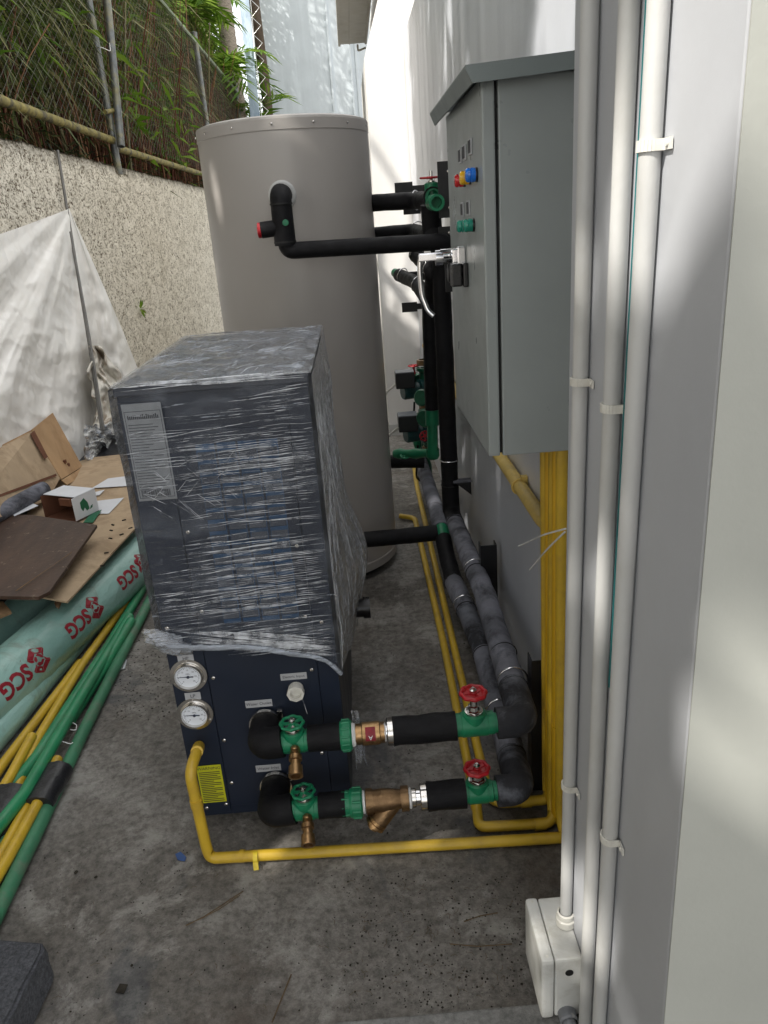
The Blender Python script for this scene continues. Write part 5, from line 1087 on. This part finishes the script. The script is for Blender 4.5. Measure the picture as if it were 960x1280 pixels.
for (ex, ey), (tx, ty) in (((49, 825), (25, 852)), ((107, 759), (90, 779)), ((153, 704), (138, 721)), ((-22, 901), (-50, 930))):
    se = (W(ex, ey, Z=.166)-c0_).dot(ax_); stx = (W(tx, ty, Z=.166)-c0_).dot(ax_)
    R1 = .108
    def fn(s0):
        def f(x, y):
            s = s0-x; th = TH0+y/R1; return pt_(s, th, rad_(s, th)/R1*1.0+.012)
        return f
    tm = text_mb('SCG', .086, (0, 0, 0), X3, Y3, bold=.0032, fn=fn(stx)); tm.build('lettering', 'red_print', tb_, fix=False)
    f = fn(se); em = MB(); hx = [(math.cos(PI/3*k+PI/6)*.056, math.sin(PI/3*k+PI/6)*.056) for k in range(6)]
    for k in range(6):   # facetted hexagon with fine gaps between the facets
        a, b = hx[k], hx[(k+1) % 6]
        for (u0, u1) in ((.50, 1.0),):
            P = [(a[0]*u0, a[1]*u0), (a[0]*u1, a[1]*u1), (b[0]*u1, b[1]*u1), (b[0]*u0, b[1]*u0)]; cxm = sum(p[0] for p in P)/4; cym = sum(p[1] for p in P)/4
            P = [(cxm+(p[0]-cxm)*.97, cym+(p[1]-cym)*.97) for p in P]
            em.add([f(p[0], p[1]) for p in P], [(0, 1, 2, 3)])
    # trunk / head silhouette inside
    for P in ([(-.022, .010), (-.004, .022), (.014, .020), (.022, .006), (.010, .004), (.0, .010), (-.010, .004)], [(-.024, .004), (-.014, .0), (-.006, -.012), (.004, -.020), (-.010, -.022), (-.022, -.010)], [(.012, -.002), (.022, .0), (.022, -.012), (.010, -.020), (.004, -.014)]):
        em.add([f(*p) for p in P], [tuple(range(len(P)))])
    em.build('emblem', 'red_print', tb_, fix=False)
    MB().add([f(.064, -.045), f(.067, -.045), f(.067, .045), f(.064, .045)], [(0, 1, 2, 3)]).build('divider', 'red_print', tb_, fix=False)

# supports and sheets
stk = thing('timber_stack', (-1.80, 3.6, 0), 'dark stack under the boards, wrapped in black plastic', 'stack')
MB().box((-2.04, 2.75, .002), (-1.56, 5.6, .262), .02).build('cover', 'black_tape', stk)
def sheet(name, pts, z, th, mat, lb, cat, parent=None, zs=None, edge=None):
    P = [W(x, y, Z=(z if zs is None else zs[i])) for i, (x, y) in enumerate(pts)]
    m = MB().prism(P, (0, 0, -th)); return m.build(name, mat, parent, label=lb, cat=cat)
sheet('cardboard_sheet', [(40, 600), (112, 572), (170, 566), (196, 600), (176, 652), (84, 752), (20, 740)], .30, .008, 'cardboard_pale', 'large flat brown cardboard sheet lying over the teal bags', 'cardboard', zs=[.29, .29, .29, .29, .30, .28, .30])
for i, (x, y) in enumerate([(141, 656), (138, 673), (133, 691), (128, 707), (152, 668), (163, 660), (139, 663), (155, 650)]):
    p = W(x, y, Z=.301); MB().box((p.x-.010, p.y-.004, .2985), (p.x+.010, p.y+.004, .3035), .001, Matrix.Rotation(random.uniform(-.8, .8), 3, 'Z')).build('bark_chip', 'dark_litter', label='small dark chip on the cardboard sheet', cat='chip', group='chips on the cardboard sheet')
bd_ = sheet('plywood_board', [(-60, 640), (42, 644), (121, 656), (62, 739), (48, 746), (-60, 744)], .375, .014, 'plywood_dark', 'dark brown film faced board with worn corner lying on the cardboard', 'board', zs=[.40, .40, .385, .36, .36, .37])
sheet('plywood_board', [(-50, 752), (4, 752), (14, 764), (-50, 790)], .30, .012, 'wood_edge', 'pale board corner showing under the dark board at the left edge', 'board')
MB().prism([W(88, 692, Z=.383), W(90, 690, Z=.383), W(22, 738, Z=.371), W(19, 739, Z=.371)], (0, 0, .0016)).build('scratch', 'wood_edge', bd_)
MB().grid(lambda u, v: W(70+u*24+4*nz(v*3, 0, 0, 1), 742+v*24-u*22, Z=.27-.05*v+.03*nz(u*4, v*4, 0, 1)), 12, 12).build('cardboard_scrap', 'wood_edge', label='crumpled torn cardboard hanging off the sheet corner onto the teal bag', cat='cardboard', fix=False)
# folded carton standing at the tarp
fb = thing('folded_carton', tuple(W(50, 625, X=-1.75)), 'flattened brown carton leaning on the tarp with its flap bent over', 'carton')
def ply(px, th, m, nm, tgt):
    P = [W(x, y, X=Q) for x, y, Q in px]; nrm = (P[1]-P[0]).cross(P[2]-P[1]).normalized(); return MB().prism(P, nrm*th).build(nm, m, tgt)
ply([(-60, 590, -1.90), (42, 538, -1.885), (75, 598, -1.76), (60, 625, -1.74), (-60, 668, -1.74)], .006, 'cardboard_pale', 'side_panel', fb)
ply([(-60, 588, -1.915), (42, 536, -1.90), (44, 539, -1.895), (-60, 592, -1.91)], .004, 'cardboard', 'side_panel', fb)
ply([(40, 537, -1.88), (66, 516, -1.92), (103, 583, -1.80), (77, 599, -1.755)], .006, 'cardboard', 'flap', fb)
ply([(77, 600, -1.75), (103, 584, -1.795), (114, 589, -1.77), (84, 606, -1.735)], .005, 'cardboard', 'flap', fb)
ply([(38, 542, -1.868), (43, 538, -1.874), (60, 571, -1.80), (56, 574, -1.795)], .002, 'carton_inside', 'crease', fb)
ply([(-60, 640, -1.778), (70, 592, -1.762), (71, 595, -1.758), (-60, 643, -1.774)], .002, 'carton_inside', 'crease', fb)
for k in range(2):
    MB().box(tuple(W(82+k*4, 577+k*4, X=-1.795)-Vector((.012, .012, .010))), tuple(W(82+k*4, 577+k*4, X=-1.795)+Vector((.002, .012, .010))), .001).build('printed_mark', 'carton_inside', fb)
# papers
sheet('paper_sheet', [(115, 610), (135, 598), (182, 592), (182, 606)], .302, .0006, 'paper', 'white paper sheet on the cardboard nearest the tarp', 'paper', zs=[.302]*4)
sheet('paper_sheet', [(103, 619), (131, 612), (124, 619), (110, 620)], .304, .0006, 'paper', 'small white paper slip on the cardboard beside the carton', 'paper', zs=[.302]*4)
sheet('paper_sheet', [(104, 628), (155, 622), (136, 642), (110, 642)], .302, .0006, 'paper', 'white paper sheet right of the small open carton', 'paper', zs=[.302]*4)
sheet('paper_sheet', [(0, 623), (25, 622), (48, 632), (18, 645), (2, 630)], .40, .0006, 'paper', 'white paper under the grey foam tube', 'paper', zs=[.402]*5)
sheet('green_card', [(104, 653), (112, 643), (127, 637), (116, 653)], .312, .002, 'logo_green', 'bright green card tucked under the white carton', 'card', zs=[.304, .306, .312, .306])
# small white carton, open toward the viewer
wc = W(76, 650, Z=.305); ct = thing('white_carton', tuple(wc), 'small open white carton with green print on its end', 'carton')
Rz = Matrix.Rotation(-.45, 3, 'Z')
def cb(lo, hi, m, nm, rot=None):
    mb = MB().box(lo, hi, .0008); 
    R_ = Rz if rot is None else Rz@rot
    mb.v = [tuple(wc+R_@Vector(v)) for v in mb.v]; return mb.build(nm, m, ct)
cb((-.105, -.0, 0), (.105, .16, .003), 'carton_inside', 'base'); cb((-.105, .157, .003), (.105, .160, .118), 'carton_inside', 'back_panel'); cb((-.105, 0, .003), (-.102, .157, .118), 'carton_inside', 'end_panel')
e_ = cb((.102, 0, .003), (.106, .160, .120), 'paper', 'end_panel'); cb((-.105, .02, .121), (.106, .160, .124), 'paper', 'top_flap'); cb((-.16, -.10, .0), (.0, -.002, .003), 'paper', 'front_flap', Matrix.Rotation(-.12, 3, 'X'))
cb((.03, -.012, .085), (.10, .004, .12), 'carton_inside', 'inner_flap')
lg = MB()
for P in ([(.045, .085), (.075, .10), (.095, .07), (.10, .035), (.08, .03), (.07, .05), (.055, .035), (.045, .055)], [(.10, .03), (.12, .035), (.125, .05), (.11, .045)]):
    lg.add([wc+Rz@Vector((.1065, y, z)) for y, z in P], [tuple(range(len(P)))])
lg.build('green_mark', 'logo_green', e_, fix=False)
foam([W(-60, 672, Z=.43), W(0, 641, Z=.43), W(55, 611, Z=.43)], .040, None, 'grey_foam_dusty', seed=50, name='foam_tube', amp=.002)
o_ = bpy.data.objects['foam_tube']; o_['label'] = 'loose dark grey foam insulation tube lying on the dark board at left'; o_['category'] = 'foam tube'

# tarp
def curve(pts, v):
    v = max(0, min(.99999, v))*(len(pts)-1); i = int(v); f = v-i; f2 = f*f*(3-2*f)*.3+f*.7; a, b = pts[i], pts[i+1]; return (a[0]+(b[0]-a[0])*f2, a[1]+(b[1]-a[1])*f2)
Lc = [(-220, 335), (-215, 430), (-215, 520), (-210, 640), (-200, 720)]; Rc = [(86, 261), (97, 330), (108, 410), (119, 500), (124, 590)]
def tarp_l(u, v):
    a = curve(Lc, v); b = curve(Rc, v); x = a[0]+(b[0]-a[0])*u; y = a[1]+(b[1]-a[1])*u+(14*math.sin(u*PI)*(1-v))
    ang = math.atan2(y-240, 100-x); X = XL+.05+.09*v**1.3+(.085*nz(ang*4.5, v*.5, 0, 1)+.016*nz(ang*11, v*2.2, 3, 1)+.006*(.3-abs(nz(ang*21, v*5, 5, 1))))*min(1, v*3)+.030*nz(x*.012+5, y*.010, 9, 1)*min(1, v*2)+.030*(.35-abs(nz(x*.012+y*.006, y*.012, 2, 1)))*min(1, v*2)+.020*(.3-abs(nz(x*.03-y*.02, y*.03+x*.01, 7, 1)))*min(1, v*3)
    X += .03*abs(nz(x*.02-y*.012, y*.006, 11, 1))*2*v
    return W(x, y, X=max(XL+.02, min(X, -1.90)))
rod_x = []
tr = thing('plastic_tarp', (-2.0, 5.5, .1), 'dirty white plastic sheet hanging against the cream wall', 'tarp')
MB().grid(tarp_l, 240, 150).build('sheet', 'tarp', tr, fix=False)
Lr = [(86, 261), (95, 330), (105, 410), (116, 500), (122, 592)]; Rr = [(87, 262), (124, 345), (152, 410), (180, 480), (196, 592)]
def tarp_r(u, v):
    a = curve(Lr, v); b = curve(Rr, v); x = a[0]+(b[0]-a[0])*u; y = a[1]+(b[1]-a[1])*u
    X = XL+.03+.09*v+(.06*v*math.sin(u*9+v*2)+.04*nz(x*.06, y*.03, 4, 1)*v)+.02*nz(x*.1, y*.06, 9, 1)*v
    return W(x, y, X=X)
MB().grid(tarp_r, 70, 110).build('sheet', 'tarp', tr, label='narrow right hand fold of the plastic sheet', fix=False)
MB().grid(lambda u, v: W(116+u*30*(.5+.8*math.sin(v*PI))+8*nz(v*5, u*2, 0, 1)-6*(1-v)+4*v, 432+v*112, X=XL+.20+.05*v+.07*nz(u*3, v*5, 0, 1)+.03*nz(u*9, v*13, 0, 1)), 40, 80).build('rag', 'rag_dirty', label='crumpled dirty cloth caught behind the thin rod at the tarp fold', cat='cloth', fix=False)
MB().grid(lambda u, v: W(105+u*68+5*nz(u*5, v*3, 0, 1), 530+v*42+8*nz(u*5, v*3, 5, 1), X=XL+.30+.06*nz(u*5, v*4, 0, 1)+.03*nz(u*14, v*11, 0, 1)), 50, 30).build('plastic_bag', 'film_bag', label='crumpled clear plastic lying at the foot of the tarp', cat='plastic bag', fix=False)
MB().tube([W(72, 188, X=XL+.02), W(90, 300, X=XL+.05), W(110, 420, X=XL+.21), W(128, 542, X=XL+.30)], .011, 8, .3).build('metal_rod', 'rod_grey', label='long thin grey rod leaning on the wall over the tarp', cat='rod')
MB().tube([W(88, 290, X=XL+.09), W(112, 420, X=XL+.235), W(130, 538, X=XL+.32)], .008, 8, .3).build('metal_rod', 'rod_grey', label='shorter thin rod tied beside the long leaning one', cat='rod')
# weed in the wall
wd = thing('weed', tuple(W(176, 390, X=XL+.01)), 'tiny green weed growing out of the cream wall', 'plant')
m = MB(); c = W(176, 386, X=XL+.02)
for k in range(7):
    a = k*.9; d = Vector((.25, math.cos(a), math.sin(a)*.9+.2)).normalized()*.10; w_ = Vector((.4, -d.z, d.y)).normalized()*.014; m.add([c, c+d*.5-w_, c+d, c+d*.5+w_], [(0, 1, 2, 3)])
m.build('leaf_cluster', 'palm_leaf', wd, fix=False)

# dark stone block, lower left
k1, k2, k3 = W(56, 1176, Z=.11), W(4, 1284, Z=.11), W(-120, 1165, Z=.11)
pr_ = [k1, k1+Vector((.004, -.03, 0)), k2, k2+Vector((-.3, -.05, 0)), k3]
bm = bmesh.new(); vs = [bm.verts.new(p) for p in pr_]; f = bm.faces.new(vs); e_ = bmesh.ops.extrude_face_region(bm, geom=[f]); 
for v in e_['geom']:
    if isinstance(v, bmesh.types.BMVert): v.co.z = .0
bmesh.ops.bevel(bm, geom=bm.edges[:], offset=.007, segments=2, affect='EDGES'); bmesh.ops.triangulate(bm, faces=bm.faces[:]); bmesh.ops.subdivide_edges(bm, edges=bm.edges[:], cuts=3, use_grid_fill=True)
for v in bm.verts: v.co += Vector((nz(*v.co, 40), nz(v.co.y, v.co.x, v.co.z, 43), nz(v.co.z, v.co.y, v.co.x, 47)))*.003
bm.verts.index_update(); MB().add([v.co for v in bm.verts], [[q.index for q in f.verts] for f in bm.faces]).build('stone_block', 'dark_stone', label='rough dark grey stone block at the lower left corner', cat='stone'); bm.free()

# ================================================================== LITTER
def blob(c, r, flat=.6, n=5):
    m = MB(); bm = bmesh.new(); bmesh.ops.create_icosphere(bm, subdivisions=1, radius=r)
    for v in bm.verts: v.co = Vector((v.co.x*(1+.4*random.uniform(-1, 1)), v.co.y*(1+.4*random.uniform(-1, 1)), v.co.z*flat))+Vector(c)
    bm.verts.index_update(); V = [v.co.copy() for v in bm.verts]; Fc = [[q.index for q in f.verts] for f in bm.faces]; bm.free(); return V, Fc
gz = lambda x, y: gfun((x+2.1)/3.2, (y-.1)/14)[2]
def scatter(name, mat, n, region, r0, r1, lb, flat=.6):
    m = MB()
    for _ in range(n):
        x, y = region(); r = random.uniform(r0, r1)*random.uniform(.5, 1); V, Fc = blob((x, y, gz(x, y)+r*flat*.4), r, flat); m.add(V, Fc)
    m.build(name, mat, kind='stuff', label=lb, fix=False)
def inpoly(px):
    def f():
        x = random.uniform(px[0], px[2]); y = random.uniform(px[1], px[3]); p = W(x, y, Z=0); return p.x, p.y
    return f
scatter('grit', 'pebble', 420, inpoly((20, 900, 660, 1270)), .001, .0032, 'pale grit scattered over the concrete')
scatter('dirt_crumbs', 'dark_litter', 520, inpoly((430, 1090, 655, 1260)), .001, .0036, 'dark dirt crumbs by the junction box', .4)
scatter('dirt_crumbs', 'dark_litter', 420, inpoly((140, 760, 215, 900)), .0012, .0045, 'brown dirt crumbs between green pipes and the unit', .5)
scatter('dirt_crumbs', 'dark_litter', 260, inpoly((450, 700, 640, 1060)), .001, .0035, 'dirt crumbs on the floor between unit and pipes', .5)
scatter('dirt_crumbs', 'dark_litter', 160, inpoly((30, 1060, 430, 1270)), .001, .0030, 'sparse dirt crumbs on the front concrete', .5)
m = MB()
for _ in range(120):
    x, y = inpoly((440, 1100, 650, 1250))() if random.random() < .75 else inpoly((60, 1080, 440, 1270))(); a = random.uniform(0, PI); l = random.uniform(.006, .028); z = gz(x, y)+.0014
    m.tube([(x, y, z), (x+math.cos(a)*l*.5, y+math.sin(a)*l*.5, z+.001), (x+math.cos(a+.4)*l, y+math.sin(a+.4)*l, z)], .0005, 4)
m.build('straw_bits', 'twig', kind='stuff', label='tiny straw and stalk bits on the concrete', fix=False)
def twig(pts, r, lb): MB().tube([W(x, y, Z=.003) for x, y in pts], r, 5, step=.01, rf=lambda L, i: r*(1+.4*nz(L*60, 0, 0, 1))).build('twig', 'twig', label=lb, cat='twig')
twig([(232, 1157), (255, 1146), (278, 1131), (304, 1114)], .0016, 'long brown stalk lying on the concrete below the front yellow conduit')
twig([(250, 1149), (275, 1136), (300, 1119)], .0011, 'thin stalk lying along the long brown one')
twig([(340, 1278), (352, 1248), (364, 1218)], .0016, 'brown stalk on the concrete near the bottom of the floor')
twig([(580, 1152), (600, 1145), (622, 1141)], .0016, 'dark twig on the dirt left of the junction box')
twig([(562, 1180), (598, 1183), (640, 1180)], .0014, 'dark twig nearest the junction box front')
def scrap(px, z, mat, lb, cat, nm):
    c = [W(x, y, Z=z) for x, y in px]; MB().prism([p+Z3*.002*nz(i*3.1, 0, 0, 1) for i, p in enumerate(c)], (0, 0, .0015)).build(nm, mat, label=lb, cat=cat)
scrap([(219, 1068), (226, 1065), (233, 1072), (231, 1077), (222, 1075)], .002, 'litter_blue', 'small blue plastic scrap by the corner of the front yellow conduit', 'scrap', 'blue_scrap')
scrap([(145, 838), (152, 822), (159, 825), (156, 836)], .004, 'litter_plastic', 'crumpled clear plastic scrap beside the green pipes', 'scrap', 'plastic_scrap')
scrap([(144, 1241), (150, 1230), (160, 1231), (155, 1242)], .001, 'dark_litter', 'flat dark square flake on the front concrete', 'scrap', 'flake')
for k, (x, y, r, lb) in enumerate([(95, 1091, .006, 'small dark pebble left of the front conduit corner'), (120, 1097, .005, 'small dark pebble right of its neighbour on the concrete'), (165, 1207, .004, 'little grey pebble in the middle of the front concrete')]):
    p = W(x, y, Z=0); V, Fc = blob((p.x, p.y, r*.4), r, .5); MB().add(V, Fc).build('pebble', 'dark_litter', label=lb, cat='pebble', fix=False)
